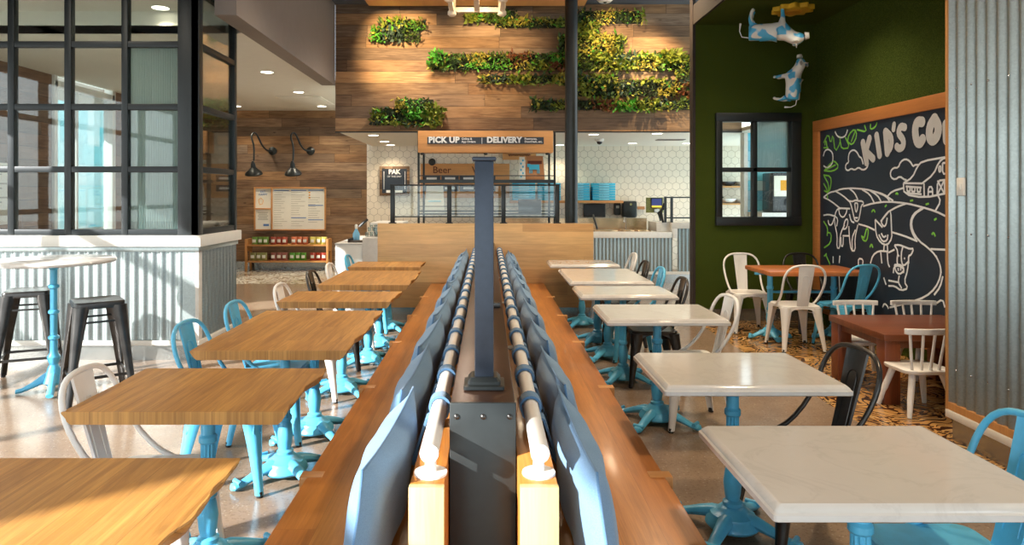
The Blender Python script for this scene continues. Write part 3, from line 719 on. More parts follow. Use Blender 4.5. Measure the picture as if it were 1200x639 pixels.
chair('dark', 3.64, 7.82, pi, 'dark steel metal chair behind the amber table, at the chalkboard end', 'metal chairs around the amber table')
chair('blue', 3.60, 6.98, .28, 'sky-blue metal chair at the amber table in front of the chalkboard', 'metal chairs around the amber table')

# ------------------------------------------------------------------ cast pedestal and tables
def pedestal(t, px, py, top, rot=pi / 4, s=1.0):
    c = MB()
    c.lathe([(.030, .115), (.044, .125), (.044, .14), (.030, .15), (.036, .18), (.041, .23), (.034, .28), (.028, .30), (.036, .31), (.036, .325), (.028, .34), (.0285, top - .18), (.036, top - .17), (.036, top - .15), (.028, top - .14), (.028, top - .02)], 24, (px, py, 0), flute=(.34, top - .18))
    co_ = c.build('column', 'skyblue', t, smooth=25)
    b = MB()
    b.lathe([(.112 * s, .030), (.122 * s, .042), (.116 * s, .062), (.102 * s, .074), (.098 * s, .088), (.076, .098), (.062, .112), (.050, .122), (.032, .126)], 24, (px, py, 0))
    for k in range(4):
        a = rot + k * pi / 2; T = Matrix.Translation((px, py, 0)) @ Matrix.Rotation(a, 4, 'Z'); rings = []
        for r, z, wd, hh in ((.05, .072, .040, .034), (.10, .072, .036, .030), (.155, .058, .031, .025), (.205, .042, .028, .020), (.245, .028, .028, .018), (.275, .027, .034, .020), (.295, .024, .032, .018), (.305, .018, .018, .010)):
            r *= s
            rings.append([(r, wd * cos(q), z + hh * sin(q)) for q in [2 * pi * j / 10 for j in range(10)]])
        b.rings(rings, T=T)
        b.tube([(.27 * s, -.034, .042), (.27 * s, .034, .042)], .013, 8, T=T)
    b.build('claw_base', 'skyblue', t, smooth=40)
    sp = MB(); sp.box(px - .16, px + .16, py - .02, py + .02, top - .02, top); sp.box(px - .02, px + .02, py - .16, py + .16, top - .02, top)
    sp.build('top_bracket', 'skyblue', t)
def live_edge_top(x0, x1, y0, y1, z0, z1, seed):
    r = random.Random(seed); n = 26; mb = MB(); ph = [r.uniform(0, 6) for _ in range(6)]
    def e(s, u, k): return k * (.010 * sin(5.5 * u + ph[s]) + .006 * sin(13 * u + ph[s + 2]) + .003 * sin(31 * u + ph[s + 4]))
    rings = []
    def outline(ins, k):
        P = []
        for i in range(n + 1): u = i / n; P.append((x1 - ins + e(0, u * (y1 - y0) * 1.6, k), y0 + (y1 - y0) * u))
        for i in range(n + 1): u = 1 - i / n; P.append((x0 + ins + e(1, u * (y1 - y0) * 1.6, k * .25), y0 + (y1 - y0) * u))
        return P
    rings = [ringz(outline(.035, 1.3), z0), ringz(outline(.020, 1.2), z0 + .012), ringz(outline(.004, 1), z1 - .012), ringz(outline(.0, 1), z1 - .003), ringz(outline(.004, 1), z1)]
    mb.rings(rings); return mb
def wood_table(y0, y1, xl_, xr, label, n=1):
    cy = (y0 + y1) / 2; cx = (xl_ + xr) / 2
    t = thing('dining_table', label, 'table', (cx, cy, 0), 0, 'oak dining tables')
    live_edge_top(xl_ - cx, xr - cx, y0 - cy, y1 - cy, .703, .75, int(y0 * 100)).build('tabletop', 'oak', t, smooth=30)
    for py in ([0] if n == 1 else [-.31, .33]): pedestal(t, 0, py, .703)
wood_table(1.40, 2.07, -1.56, -.735, 'oak table with the largest top, by the wooden bench end')
wood_table(2.51, 3.14, -1.552, -.738, 'oak table with a pale grain knot, white chair at its end')
wood_table(3.49, 4.70, -1.510, -.712, 'long oak table with two blue chairs', 2)
wood_table(5.08, 5.64, -1.556, -.715, 'oak table between the two long ones')
wood_table(6.02, 7.17, -1.490, -.690, 'long oak table with a pale reflection, near the end panel', 2)
wood_table(7.50, 8.13, -1.530, -.740, 'last oak table standing against the wooden end panel')
def marble_table(y0, y1, xl_, xr, label, n=1):
    cy = (y0 + y1) / 2; cx = (xl_ + xr) / 2; z1 = .75
    t = thing('dining_table', label, 'table', (cx, cy, 0), 0, 'white marble dining tables')
    hx, hy = (xr - xl_) / 2, (y1 - y0) / 2
    m = MB(); R_ = lambda i, r: rsq(hx - i, hy - i, r, 4)
    m.rings([ringz(R_(.006, .008), z1 - .042), ringz(R_(0, .010), z1 - .038), ringz(R_(0, .010), z1 - .022), ringz(R_(.006, .010), z1 - .017), ringz(R_(.008, .010), z1 - .012), ringz(R_(.018, .008), z1 - .003), ringz(R_(.022, .008), z1), ])
    m.build('marble_top', 'marble', t, smooth=28)
    for py in ([0] if n == 1 else [-.31, .31]): pedestal(t, 0, py, z1 - .042, pi / 4 + .1)
marble_table(1.745, 2.38, .722, 1.50, 'white marble table with the largest top, beside the corrugated wall')
marble_table(2.84, 3.47, .727, 1.505, 'white marble table second along the bench, dark chair at its end')
marble_table(4.36, 4.99, .752, 1.535, 'white marble table third along the bench, white chair at its end')
marble_table(5.42, 5.99, .727, 1.500, 'white marble table fourth along the bench with dark bronze chair')
marble_table(6.27, 7.38, .745, 1.510, 'long white marble table with blue and dark chairs', 2)
marble_table(7.78, 8.36, .700, 1.490, 'white marble table against the end panel')

# ------------------------------------------------------------------ bench, back rests, beam
def bench(sgn, label):
    t = thing('bench', label, 'bench', (0, 0, 0), 0, 'fir benches back to back')
    xi, xo = (.175 * sgn, .684 * sgn) if sgn > 0 else (-.19, -.70)
    X0, X1 = min(xi, xo), max(xi, xo)
    MB().box(X0, X1, 1.62, 8.44, .405, .45).build('seat', 'bench', t, bevel=.006)
    for y in (2.69, 3.92, 5.11, 6.23, 7.36):
        xe = xo + .028 * sgn; MB().box(min(xi, xe), max(xi, xe), y - .028, y + .028, .0, .4045).build('support_panel', 'bench', t, bevel=.003)
    for y in (2.69, 3.92, 5.11, 6.23, 7.36):
        a_, b_3 = sorted((xo - .06 * sgn, xo + .028 * sgn)); MB().box(a_, b_3, y - .03, y + .03, .404, .4515).build('edge_cleat', 'shelfwood', t, bevel=.002)
    MB().box(X0, X1, 1.62, 1.67, 0, .405).build('end_panel', 'bench', t, bevel=.003)
    xb0, xb1 = (.082, .178) if sgn > 0 else (-.200, -.112)
    bb = MB().box(xb0, xb1, 1.75, 8.44, .0, .80).build('backrest', 'bench', t, bevel=.003)
    MB().box(xb0 - .001, xb1 + .001, 1.742, 1.765, .0, .801).build('end_post', 'post', t, bevel=.002)
bench(1, 'long fir bench with blue pillows facing the marble tables')
bench(-1, 'long fir bench with blue pillows facing the oak tables')
t = thing('divider_beam', 'black steel beam between the two benches with bolted end plate', 'beam')
MB().box(-.107, .077, 1.96, 8.44, 0, .948).build('body', 'brown_reflection', t, bevel=.003)
pl = MB().box(-.109, .079, 1.95, 1.962, 0, .952).build('end_plate', 'blacksteel', t, bevel=.004)
for x in (-.092 + .003, -.014, .058 + .003):
    MB().lathe([(.008, 0), (.008, .004), (.005, .007), (.001, .008)], 14, T=Matrix.Translation((x, 1.951, .913)) @ Matrix.Rotation(pi / 2, 4, 'X')).build('bolt', 'gun', pl)
for x, s_ in ((-.05, 1), (.045, -1)):
    MB().box(x - .02, x + .02, 3.6, 3.64, .948, .975).build('bracket', 'gun', t, bevel=.004)
t = thing('square_post', 'blue-black square steel post standing on the divider beam', 'post', (-.012, 2.13, .952))
MB().box(-.029, .029, -.029, .029, .0, .69).build('shaft', 'bluesteel', t, bevel=.004)
MB().box(-.037, .037, -.037, .037, .69, .703).build('cap', 'bluesteel', t, bevel=.005)
MB().rings([ringz(rsq(.062, .055, .008), 0), ringz(rsq(.062, .055, .008), .010), ringz(rsq(.050, .045, .008), .013), ringz(rsq(.050, .045, .008), .022), ringz(rsq(.040, .038, .006), .034)]).build('base_flange', 'blacksteel', t, smooth=25)
for sgn, lab in ((1, 'white steel rail above the bench facing the marble tables'), (-1, 'white steel rail above the bench facing the oak tables')):
    x = .134 if sgn > 0 else -.152
    t = thing('pillow_rail', lab, 'rail', (x, 0, 0), 0, 'white rails for the pillow straps')
    MB().tube([(0, 1.78, .872), (0, 8.42, .872)], .0245, 20).build('pipe', 'whitepaint', t, smooth=50)
    for y in (1.83, 3.32, 4.7, 6.1, 7.5):
        s = MB(); s.lathe([(.044, .8005), (.044, .807), (.016, .809), (.014, .85)], 18, (.0, y, 0)); s.build('standoff', 'whitepaint', t, smooth=40)

# pillows hung by two loops each
def pillow_mesh(L, Hh, T0):
    n, m = 18, 14; mb = MB()
    for side in (1, -1):
        vs = []; fs = []
        for i in range(n + 1):
            for j in range(m + 1):
                u, v = -1 + 2 * i / n, -1 + 2 * j / m
                pin_u = 1 - .10 * (1 - v * v) * abs(u) ** 3; pin_v = 1 - .12 * (1 - u * u) * abs(v) ** 3
                th = T0 * ((1 - u ** 4) * (1 - v ** 4)) ** .5 * (.85 + .15 * sin(3 * u + 1)) + .006 * sin(9 * u + 4 * v) * (1 - u * u) * (1 - v * v)
                sag = .012 * (1 - v) * (1 - u * u)
                vs.append((side * (th + .002), u * L / 2 * pin_u, v * Hh / 2 * pin_v + .0))
        for i in range(n):
            for j in range(m):
                a = i * (m + 1) + j; q = (a, a + m + 1, a + m + 2, a + 1); fs.append(q if side > 0 else tuple(reversed(q)))
        mb.add(vs, fs)
    return mb
edges = [1.70, 2.36, 3.08, 3.78, 4.46, 5.12, 5.78, 6.44, 7.10, 7.76, 8.40]
def pillow(sgn, i):
    y0, y1 = edges[i], edges[i + 1]; L = y1 - y0 + .03; cy = (y0 + y1) / 2
    rail = .134 if sgn > 0 else -.152
    side = 'marble' if sgn > 0 else 'oak'
    ords = ['first', 'second', 'third', 'fourth', 'fifth', 'sixth', 'seventh', 'eighth', 'ninth', 'last']
    t = thing('pillow', '%s blue denim pillow counted from the post end, on the %s table bench' % (ords[i], side), 'pillow', (0, cy, 0), 0, 'denim pillows hung along the %s table bench' % side)
    r = random.Random(i * 3 + (sgn > 0)); 
    mb = pillow_mesh(L, .42, .064)
    T = Matrix.Translation(((.285 if sgn > 0 else -.315), 0, .662)) @ Matrix.Rotation((-.16 if sgn > 0 else .16), 4, 'Y') @ Matrix.Rotation(sgn * r.uniform(.025, .075), 4, 'Z') @ Matrix.Rotation(r.uniform(-.05, .05), 4, 'X')
    mb.v = [T @ v for v in mb.v]
    mb.build('cushion', 'denim', t, smooth=70)
    # seam
    pin = MB(); path = []
    for k in range(48):
        a = 2 * pi * k / 48; cu, su = cos(a), sin(a); mx_ = max(abs(cu), abs(su)); u, v = cu / mx_, su / mx_
        pu = 1 - .10 * (1 - v * v) * abs(u) ** 3; pv = 1 - .12 * (1 - u * u) * abs(v) ** 3
        path.append(T @ Vector((0, u * L / 2 * pu, v * .215 * pv)))
    pin.tube(path, .004, 6, closed=True); pin.build('piping', 'denimd', t, smooth=60)
    for dy in (-.17, .17):
        yy = dy
        if i == 0 and dy < 0: continue
        path = []
        for k in range(15):   # around the pipe
            a = radians(-60 + 250 * k / 14)
            path.append((rail + sgn * .031 * cos(a), yy, .872 + .031 * sin(a)))
        s = MB(); Wd = .030
        # ends run down to the back of the pillow
        endx = rail + sgn * .085
        path = [(endx, yy, .70), (rail + sgn * .062, yy, .77), (rail + sgn * .042, yy, .83)] + path + [(rail + sgn * -.022, yy, .842), (rail + sgn * .01, yy, .82), (rail + sgn * .05, yy, .755), (endx, yy, .69)]
        rings = []
        for q, p in enumerate(path):
            p = Vector(p); a_ = Vector(path[max(q - 1, 0)]); b_2 = Vector(path[min(q + 1, len(path) - 1)]); d = (b_2 - a_).normalized(); nrm = Vector((d.z, 0, -d.x)) * .004
            rings.append([p + nrm + Vector((0, -Wd, 0)), p + nrm + Vector((0, Wd, 0)), p - nrm + Vector((0, Wd, 0)), p - nrm + Vector((0, -Wd, 0))])
        s.rings(rings); s.build('strap', 'denimd', t, smooth=50)
for i in range(10):
    pillow(1, i); pillow(-1, i)

# ------------------------------------------------------------------ end panel and glass guard
EP = 8.46
struct('wall_end_panel', MB().box(wx(443, 8.5), wx(695, 8.5), EP, EP + .1, .155, wz(262, 8.5)), 'panelwood', bevel=.004)
struct('trim_16', MB().box(wx(443, 8.5) + .03, wx(695, 8.5) - .03, EP + .02, EP + .08, 0, .155), 'steel')
t = thing('glass_guard', 'black framed glass guard rail on top of the wooden end panel', 'railing', (0, 8.51, wz(262, 8.5)))
gh = wz(218, 8.5) - wz(262, 8.5); px_ = [wx(a, 8.5) for a in (460, 526.5, 590, 653)]
for x in px_:
    p = MB(); p.box(x - .027, x + .027, -.02, .02, 0, gh); p.box(x - .045, x + .045, -.035, .035, 0, .012); p.build('post', 'blacksteel', t, bevel=.003)
MB().box(px_[0] - .03, px_[3] + .03, -.022, .022, gh, gh + .02).build('top_rail', 'blacksteel', t, bevel=.003)
MB().box(px_[0], px_[3], -.012, .012, .075, .09).build('bottom_rail', 'blacksteel', t)
for a, b in zip(px_, px_[1:]): MB().box(a + .027, b - .027, -.004, .004, .09, gh).build('glass_panel', 'glass', t)
# steel column and wooden ceiling raft
o = MB().lathe([(.12, 0), (.12, .02), (.089, .03), (.089, 4.40)], 28).build('round_column', 'blacksteel'); o.location = (wx(669.5, 9.7), 9.7, 0); tag(o, 'black round steel column from floor to ceiling behind the end panel', 'column')
struct('ceiling_wood_raft', MB().box(-1.81, 1.46, 2.0, 10.48, 4.40, HC), 'signwood')

# ------------------------------------------------------------------ pick-up stand
PY = 10.72
t = thing('pickup_stand', 'black steel pick-up stand with wooden sign header in front of the kitchen', 'shelving', (0, PY, 0))
x0, x1 = wx(490, PY), wx(648, PY); ztop = wz(153.5, PY); zb = wz(179, PY)
MB().box(x0, x1, -.03, .25, zb, ztop).build('header', 'signwood', t, bevel=.004)
for x in (wx(490.5, PY), wx(495, PY), wx(645, PY), wx(650, PY)):
    MB().box(x - .016, x + .016, .0 if x in (wx(490.5, PY), wx(650, PY)) else .22, (.032 if x in (wx(490.5, PY), wx(650, PY)) else .25), 0, ztop - .003).build('upright', 'blacksteel', t, bevel=.002)
for py_, hh in ((212.5, .05), (206, .014), (242, .012), (247.5, .02)):
    MB().box(x0 + .02, x1 + .02, .0, (.25 if hh > .03 else .015), wz(py_, PY) - hh / 2, wz(py_, PY) + hh / 2).build('shelf_board' if hh > .03 else 'shelf_bar', 'blacksteel', t)
MB().box(x0 + .02, x1 + .02, .0, .25, wz(251, PY) - .01, wz(251, PY) + .01).build('shelf_board', 'blacksteel', t)
sg = MB().box(wx(501, PY), wx(637, PY), -.045, -.03, wz(169, PY), wz(161, PY)).build('sign_plate', 'signblack', t)
zt = wz(167.3, PY)
text('lettering', 'PICK UP', .125, (wx(502.5, PY), -.048, zt), 'chalk', sg, bold=.006, space=1.06)
text('lettering', 'Online &\nApp Orders', .044, (wx(541, PY), -.048, zt + .042), 'chalk', sg, bold=.001)
text('lettering', '|', .105, (wx(563.8, PY), -.048, zt), 'chalk', sg)
text('lettering', 'DELIVERY', .122, (wx(570.5, PY), -.048, zt), 'chalk', sg, bold=.006, space=1.03)
text('lettering', 'Postmates,\nDoorDash, etc.', .044, (wx(614.5, PY), -.048, zt + .042), 'chalk', sg, bold=.001)
for px in (494, 569, 642):
    MB().lathe([(.02, -.03), (.03, -.02), (.03, 0)], 10, (wx(px, PY), .1, zb)).build('puck_light', 'blacksteel', t)
# bags on the stand
def paper_bag(px0, px1, pyb, pyt, y, mat, label, art=None):
    xa, xb = wx(px0, y), wx(px1, y); zb_, zt_ = wz(pyb, y), wz(pyt, y); h = zt_ - zb_; w_ = (xb - xa)
    t = thing('paper_bag', label, 'bag', ((xa + xb) / 2, y, zb_))
    b = MB(); b.rings([[(-w_ / 2, -.06, 0), (w_ / 2, -.06, 0), (w_ / 2, .06, 0), (-w_ / 2, .06, 0)], [(-w_ / 2, -.06, h * .1), (w_ / 2, -.06, h * .1), (w_ / 2, .06, h * .1), (-w_ / 2, .06, h * .1)], [(-w_ * .42, -.012, h), (w_ * .42, -.012, h), (w_ * .42, .012, h), (-w_ * .42, .012, h)]])
    b.build('body', mat, t, smooth=20)
    return t, w_, h
bt_, bw, bh = paper_bag(615, 638, 211, 183, PY + .12, 'kraft', 'brown paper bag with blue cow print on the upper shelf of the stand')
MB().box(-bw * .36, bw * .36, -.034, -.030, bh * .66, bh * .8).build('label_band', 'brownink', bt_)
cw = MB(); cw.box(-.09, .07, -.058, -.054, .16, .24); cw.box(-.12, -.07, -.056, -.052, .20, .25)
for x in (-.085, -.055, .035, .06): cw.box(x, x + .014, -.060, -.056, .10, .17)
cw.build('cow_print', 'boxblue', bt_)
bt_, bw, bh = paper_bag(608, 615.5, 211, 184, PY + .11, 'paper', 'narrow blue and white bag side leaning at the brown bag')
sp = MB()
for k in range(6): sp.box(-.03 + .03 * (k % 2), -.005 + .03 * (k % 2), -.066 + .009 * k * .8, -.06 + .009 * k * .8, .04 + .05 * k, .07 + .05 * k)
sp.build('blue_spots', 'boxblue', bt_)
bt_, bw, bh = paper_bag(498, 521, 250, 217, PY + .12, 'paper', 'tall cream paper bag with blue print on the lower shelf of the stand')
MB().box(-.1, .1, -.05, -.047, .18, .2).build('print', 'boxedge', bt_)
o = MB().box(-.18, .18, -.01, .01, 0, .22).build('tablet', 'screen', bevel=.008); o.location = (wx(621, PY), PY + .05, wz(250, PY)); o.rotation_euler = (-.1, 0, 0); tag(o, 'dark order tablet standing on the lower shelf of the pick-up stand', 'tablet')

# ------------------------------------------------------------------ back wall of the kitchen
BYW = 14.22
def B(px): return wx(px, BYW)
def Z(py): return wz(py, BYW)
t = thing('menu_sign', 'amber wooden drinks sign with dark name slats on the tiled wall', 'sign', (0, BYW, 0))
MB().box(B(493), B(597), -.03, .0, Z(232), Z(192)).build('board', 'signwood', t, bevel=.004)
text('lettering', 'Beer', .2, (B(507), -.034, Z(203)), 'ink' if 0 else 'brownink', t)
text('lettering', 'Wine', .2, (B(553), -.034, Z(203)), 'brownink', t)
for i in range(4):
    for j in range(2):
        a = 496 + i * 21.5; s = MB().box(B(a), B(a + 20), -.045, -.03, Z(213 + j * 11.5), Z(205.5 + j * 11.5)).build('name_slat', 'signblack', t)
        MB().box(B(a + 4), B(a + 16), -.05, -.045, Z(210.5 + j * 11.5), Z(208 + j * 11.5)).build('print', 'chalk', s)
t = thing('wood_sign', 'small amber wooden sign high on the tiled wall behind the brown bag', 'sign', (0, BYW, 0))
MB().box(B(589), B(628), -.03, 0, Z(187.5), Z(177)).build('board', 'signwood', t); MB().tube([(B(596 + k * 1.1), -.034, Z(181.5 + (1.2 if k % 2 else -.6) * (1 + .4 * sin(k)))) for k in range(24)], .012, 5).build('script_print', 'brownink', t)
t = thing('specials_board', 'small black chalkboard reading PAK OF THE DAY in a grey wood frame', 'chalkboard', (0, BYW, 0))
MB().box(B(445), B(480), -.03, 0, Z(229.5), Z(195)).build('frame', 'reclaimed', t, bevel=.006)
bd = MB().box(B(448), B(477), -.04, -.03, Z(226.5), Z(198)).build('board', 'chalkboard', t)
text('lettering', 'PAK', .13, (B(462.5), -.045, Z(204)), 'chalk', bd, bold=.006, align='CENTER'); text('lettering', 'OF THE DAY', .052, (B(462.5), -.045, Z(208)), 'chalk', bd, bold=.0, align='CENTER')
ln = MB(); ln.box(B(450), B(450.6), -.043, -.04, Z(222), Z(201)); ln.box(B(474.6), B(475.2), -.043, -.04, Z(222), Z(201)); ln.box(B(453), B(472), -.043, -.04, Z(226), Z(223)); ln.build('chalk_border', 'chalk', bd)
for px, py_ in ((506.5, 190),):
    o = MB().lathe([(.05, 0), (.07, .01), (.075, .03), (.04, .05)], 14, T=Matrix.Rotation(pi / 2, 4, 'X')).build('wall_gauge', 'blacksteel'); o.location = (B(px), BYW, Z(py_)); tag(o, 'small round dark fitting above the drinks sign', 'fitting')
# shelf with flat blue cartons
o = MB().box(B(597), B(727), -.32, 0, Z(238), Z(235)).build('carton_shelf', 'shelfwood', bevel=.004); o.location = (0, BYW, 0); tag(o, 'wooden wall shelf carrying stacks of blue cartons', 'shelf')
stacks = [(601, 625, 'behind the glass guard near the stand'), (632, 653, 'behind the stand upright'), (664, 687, 'partly behind the round column'), (692, 718, 'at the open shelf end')]
cart = None
lev = ['bottom', 'second', 'third', 'fourth', 'fifth', 'sixth', 'top']
for a, b, wh in stacks:
    for k in range(7):
        hgt = (Z(214.8) - Z(235)) / 7; lab = '%s flat blue carton in the stack %s' % (lev[k], wh)
        cx_ = (B(a) + B(b)) / 2
        if cart is None:
            w_ = (B(718) - B(692)) / 2
            cart = thing('carton', lab, 'carton', (0, 0, 0), 0, 'flat blue cartons on the wall shelf')
            MB().box(-w_, w_, -.14, .14, .004, hgt - .002).build('box', 'boxblue', cart, bevel=.004)
            MB().box(-w_ * .45, w_ * .45, -.143, -.139, hgt * .35, hgt * .6).build('label_stripe', 'boxedge', cart)
            cc = cart; cc.location = (cx_, BYW - .16, Z(235) + k * hgt)
        else: cc = dup(cart, (cx_, BYW - .16, Z(235) + k * hgt), 0, lab)
        cc.rotation_euler = (0, 0, 0)
o = thing('wall_monitor', 'dark grey wall monitor under the carton shelf', 'monitor', (0, BYW, 0))
MB().box(B(683.5), B(709), -.06, 0, Z(254.5), Z(239)).build('bezel', 'blacksteel', o, bevel=.006); MB().box(B(685), B(707.5), -.064, -.06, Z(253), Z(240.5)).build('screen', 'screen', o)
o = thing('soap_dispenser', 'narrow black soap dispenser beside the towel dispenser', 'dispenser', (0, BYW, 0))
MB().box(B(719), B(726.5), -.1, 0, Z(252), Z(238)).build('housing', 'blacksteel', o, bevel=.02); MB().box(B(721), B(724.5), -.105, -.1, Z(244), Z(241)).build('window_strip', 'ink', o)
o = thing('towel_dispenser', 'large black paper towel dispenser on the tiled wall', 'dispenser', (0, BYW, 0))
MB().box(B(728), B(744.5), -.2, 0, Z(255), Z(235.5)).build('housing', 'blacksteel', o, bevel=.04); MB().lathe([(.03, 0), (.025, .01)], 10, T=Matrix.Translation((B(737), -.2, Z(239.5))) @ Matrix.Rotation(pi / 2, 4, 'X')).build('lock', 'chrome', o)
MB().box(B(731), B(741.5), -.12, -.05, Z(262), Z(255)).build('paper_sheet', 'paper', o)
o = MB().box(B(747), B(755), -.04, 0, Z(245.5), Z(242)).build('small_notice', 'kraft'); o.location = (0, BYW, 0); tag(o, 'small brown notice strip beside the towel dispenser', 'notice')
# register
RY = 12.9
o = thing('register', 'order register with blue lit screen on an olive backing board', 'register', (0, RY, 0))
MB().box(wx(757.5, RY), wx(778, RY), .02, .05, wz(249.5, RY), wz(231.5, RY)).build('backing', 'b_olive', o, bevel=.004)
MB().box(wx(762.5, RY), wx(776, RY), -.02, .0, wz(244, RY), wz(232, RY)).build('bezel', 'blacksteel', o, bevel=.006)
MB().box(wx(763.5, RY), wx(775, RY), -.024, -.02, wz(241, RY), wz(233, RY)).build('screen', 'screenblue', o); MB().box(wx(763.5, RY), wx(775, RY), -.024, -.02, wz(243.2, RY), wz(241, RY)).build('screen_bar', 'screenyel', o)
MB().tube([(wx(769, RY), 0, wz(244, RY)), (wx(772, RY), 0, wz(252, RY)), (wx(774, RY), 0, wz(259, RY))], .015, 8).build('stand', 'blacksteel', o)
MB().box(wx(766, RY), wx(772, RY), -.06, -.02, wz(249, RY), wz(245, RY)).build('card_reader', 'whitepaint', o, bevel=.01)

# kitchen counter
KY = 12.0; kxl = .3
def KX_(p): return wx(p, KY)
xs_ = KX_(788); k0 = wz(318.5, KY)
c = MB(); corrug(c, 0, kxl, xs_, k0, wz(279, KY), KY + .012, .064, .010); corrug(c, 0, xs_ + .09, 4.3, k0, wz(268, KY), KY + .012, .064, .010)
struct('wall_counter_corrugated', c, 'galv')
struct('trim_17', MB().box(kxl, 4.3, KY - .012, KY + .01, wz(321.7, KY), k0), 'white'); struct('trim_18', MB().box(kxl, 4.3, KY + .03, KY + .05, 0, wz(321.7, KY)), 'steel')
o = MB().box(kxl, xs_ - .0, -.03, .12, wz(279, KY), wz(272, KY)).box(xs_ - .02, 4.3, -.03, .75, wz(268, KY), wz(261, KY)).box(xs_ - .02, xs_ + .08, -.03, .3, wz(279, KY), wz(268, KY)).box(KX_(771), xs_ + .05, .1, .75, wz(272, KY), wz(261, KY)).build('kitchen_countertop', 'counter', bevel=.004)
o.location = (0, KY, 0); tag(o, 'pale stone counter ledge stepping up above the corrugated kitchen front', 'countertop')
o = thing('food_wells', 'row of warm lit stainless food wells behind the kitchen ledge', 'food wells', (0, KY, 0))
MB().box(kxl, KX_(771), .14, .85, 0, .86).build('basin', 'warm_steel', o); MB().box(kxl, KX_(771), .85, .88, .6, 1.1).build('backsplash', 'warm_steel', o)
for a, b in ((700, 728), (735, 748), (752, 768)): MB().box(KX_(a), KX_(b), .3, .7, .861, .905).build('pan', 'warm_steel', o, bevel=.01)
MB().tube([(KX_(741), .6, .9), (KX_(741), .6, 1.12), (KX_(738), .5, 1.12), (KX_(737), .45, 1.04)], .014, 8).build('tap', 'chrome', o)
MB().tube([(KX_(700), .5, 1.17), (KX_(703), .4, .98), (KX_(704), .4, .92)], .02, 8).build('ladle', 'blacksteel', o)
t = thing('queue_rail', 'black metal queue rail on the raised end of the kitchen counter', 'railing', (0, KY + .05, wz(261, KY)))
hh = wz(230.5, KY) - wz(261, KY)
for p in (780.5, 788): MB().box(KX_(p) - .02, KX_(p) + .02, -.02, .02, 0, hh).build('post', 'blacksteel', t)
for p in (231.5, 255.5): MB().box(KX_(780), 4.1, -.012, .012, wz(p, KY) - wz(261, KY) - .012, wz(p, KY) - wz(261, KY) + .012).build('bar', 'blacksteel', t)
for k in range(3): MB().tube([(KX_(778) , .0, .0), (KX_(776 - k), .03 * k, .18), (KX_(779), 0, .34 - .05 * k)], .016, 6).build('cable_loop', 'blacksteel', t)

# white counter beside the end panel
wc = 9.45
struct_x0, struct_x1 = wx(393, wc), wx(427, wc)
t = thing('white_counter', 'white marble-topped side counter beside the wooden end panel', 'counter', (0, 0, 0))
MB().box(struct_x0, struct_x1, wc, 11.3, 0, .855).build('front_block', 'white', t, bevel=.004); MB().box(struct_x0 - .01, struct_x1, wc - .01, 11.3, .855, .872).build('worktop', 'counter', t, bevel=.003)
MB().box(struct_x1, wx(470, wc), 9.3, 10.4, 0, .955).build('raised_block', 'counter', t, bevel=.004)
MB().box(wx(433, wc), wx(470, wc), 9.5, 10.3, 1.12, 1.15).build('raised_ledge', 'white', t, bevel=.003); MB().box(wx(434, wc), wx(470, wc), 9.9, 10.0, .955, 1.12).build('ledge_support', 'white', t)
o = thing('spray_bottle', 'pale blue bottle with white cap on the side counter', 'bottle', (wx(417.5, 10), 10.0, .873))
MB().lathe([(.05, 0), (.052, .02), (.05, .10), (.02, .16), (.018, .17)], 14).build('bottle_body', 'bottleblue', o, smooth=50); MB().lathe([(.02, .17), (.022, .22), (.012, .235)], 10).build('cap', 'white', o)
o = thing('order_tray', 'dark wood tray holding glass jars on the side counter', 'tray', (wx(422, 9.8), 9.75, .873))
MB().box(-.13, .12, -.18, .18, 0, .012).box(-.13, -.12, -.18, .18, .012, .05).box(.11, .12, -.18, .18, .012, .05).build('tray_body', 'fascia', o)
o = MB().tube([(wx(421, 10.4), 10.4, wz(266, 10.4)), (wx(431, 10.4), 10.4, wz(257, 10.4))], .02, 6).build('scanner_arm', 'blacksteel'); tag(o, 'slanting black arm above the side counter', 'arm')
jar = None
jp = [(430, 276), (434, 276), (438, 276), (441, 276), (432, 271), (436, 271), (440, 271), (434, 266.5), (438, 266.5)]
for i, (p, q) in enumerate(jp):
    y = 9.6; lab = 'clear glass in the cluster of glasses on the raised side counter'
    loc = (wx(p, y), y + .08 * (i % 3), .956 + (0, 0, 0, 0, .065, .065, .065, .13, .13)[i])
    if jar is None:
        jar = MB().lathe([(.018, 0), (.022, .003), (.026, .06), (.023, .06), (.019, .006)], 12).build('drinking_glass', 'jar', None, smooth=50); jar.location = loc; tag(jar, lab, 'glass', 'glasses stacked on the side counter')
    else:
        c_ = jar.copy(); COL.objects.link(c_); c_.location = loc

# ------------------------------------------------------------------ menu board, sconces, snack shelf
MY = 14.24
def mxp(p): return wx(p, MY)
def mzp(p): return wz(p, MY)
t = thing('menu_board', 'white menu board and two small posters in one amber wood frame', 'menu', (0, MY, 0))
fb = MB(); fx0, fx1, fz0, fz1 = mxp(298.3), mxp(382.3), mzp(270.3), mzp(219.5); e = .028
fb.box(fx0, fx1, -.05, 0, fz0, fz0 + e); fb.box(fx0, fx1, -.05, 0, fz1 - e, fz1); fb.box(fx0, fx0 + e, -.05, 0, fz0, fz1); fb.box(fx1 - e, fx1, -.05, 0, fz0, fz1); fb.box(mxp(318.3), mxp(319.8), -.05, 0, fz0, fz1); fb.box(fx0, mxp(319), -.05, 0, mzp(245.5), mzp(244))
fb.build('frame', 'signwood', t, bevel=.004)
mp = MB().box(mxp(319.8), fx1 - e, -.02, -.01, fz0 + e, fz1 - e).build('menu_sheet', 'paper', t)
pr = MB()
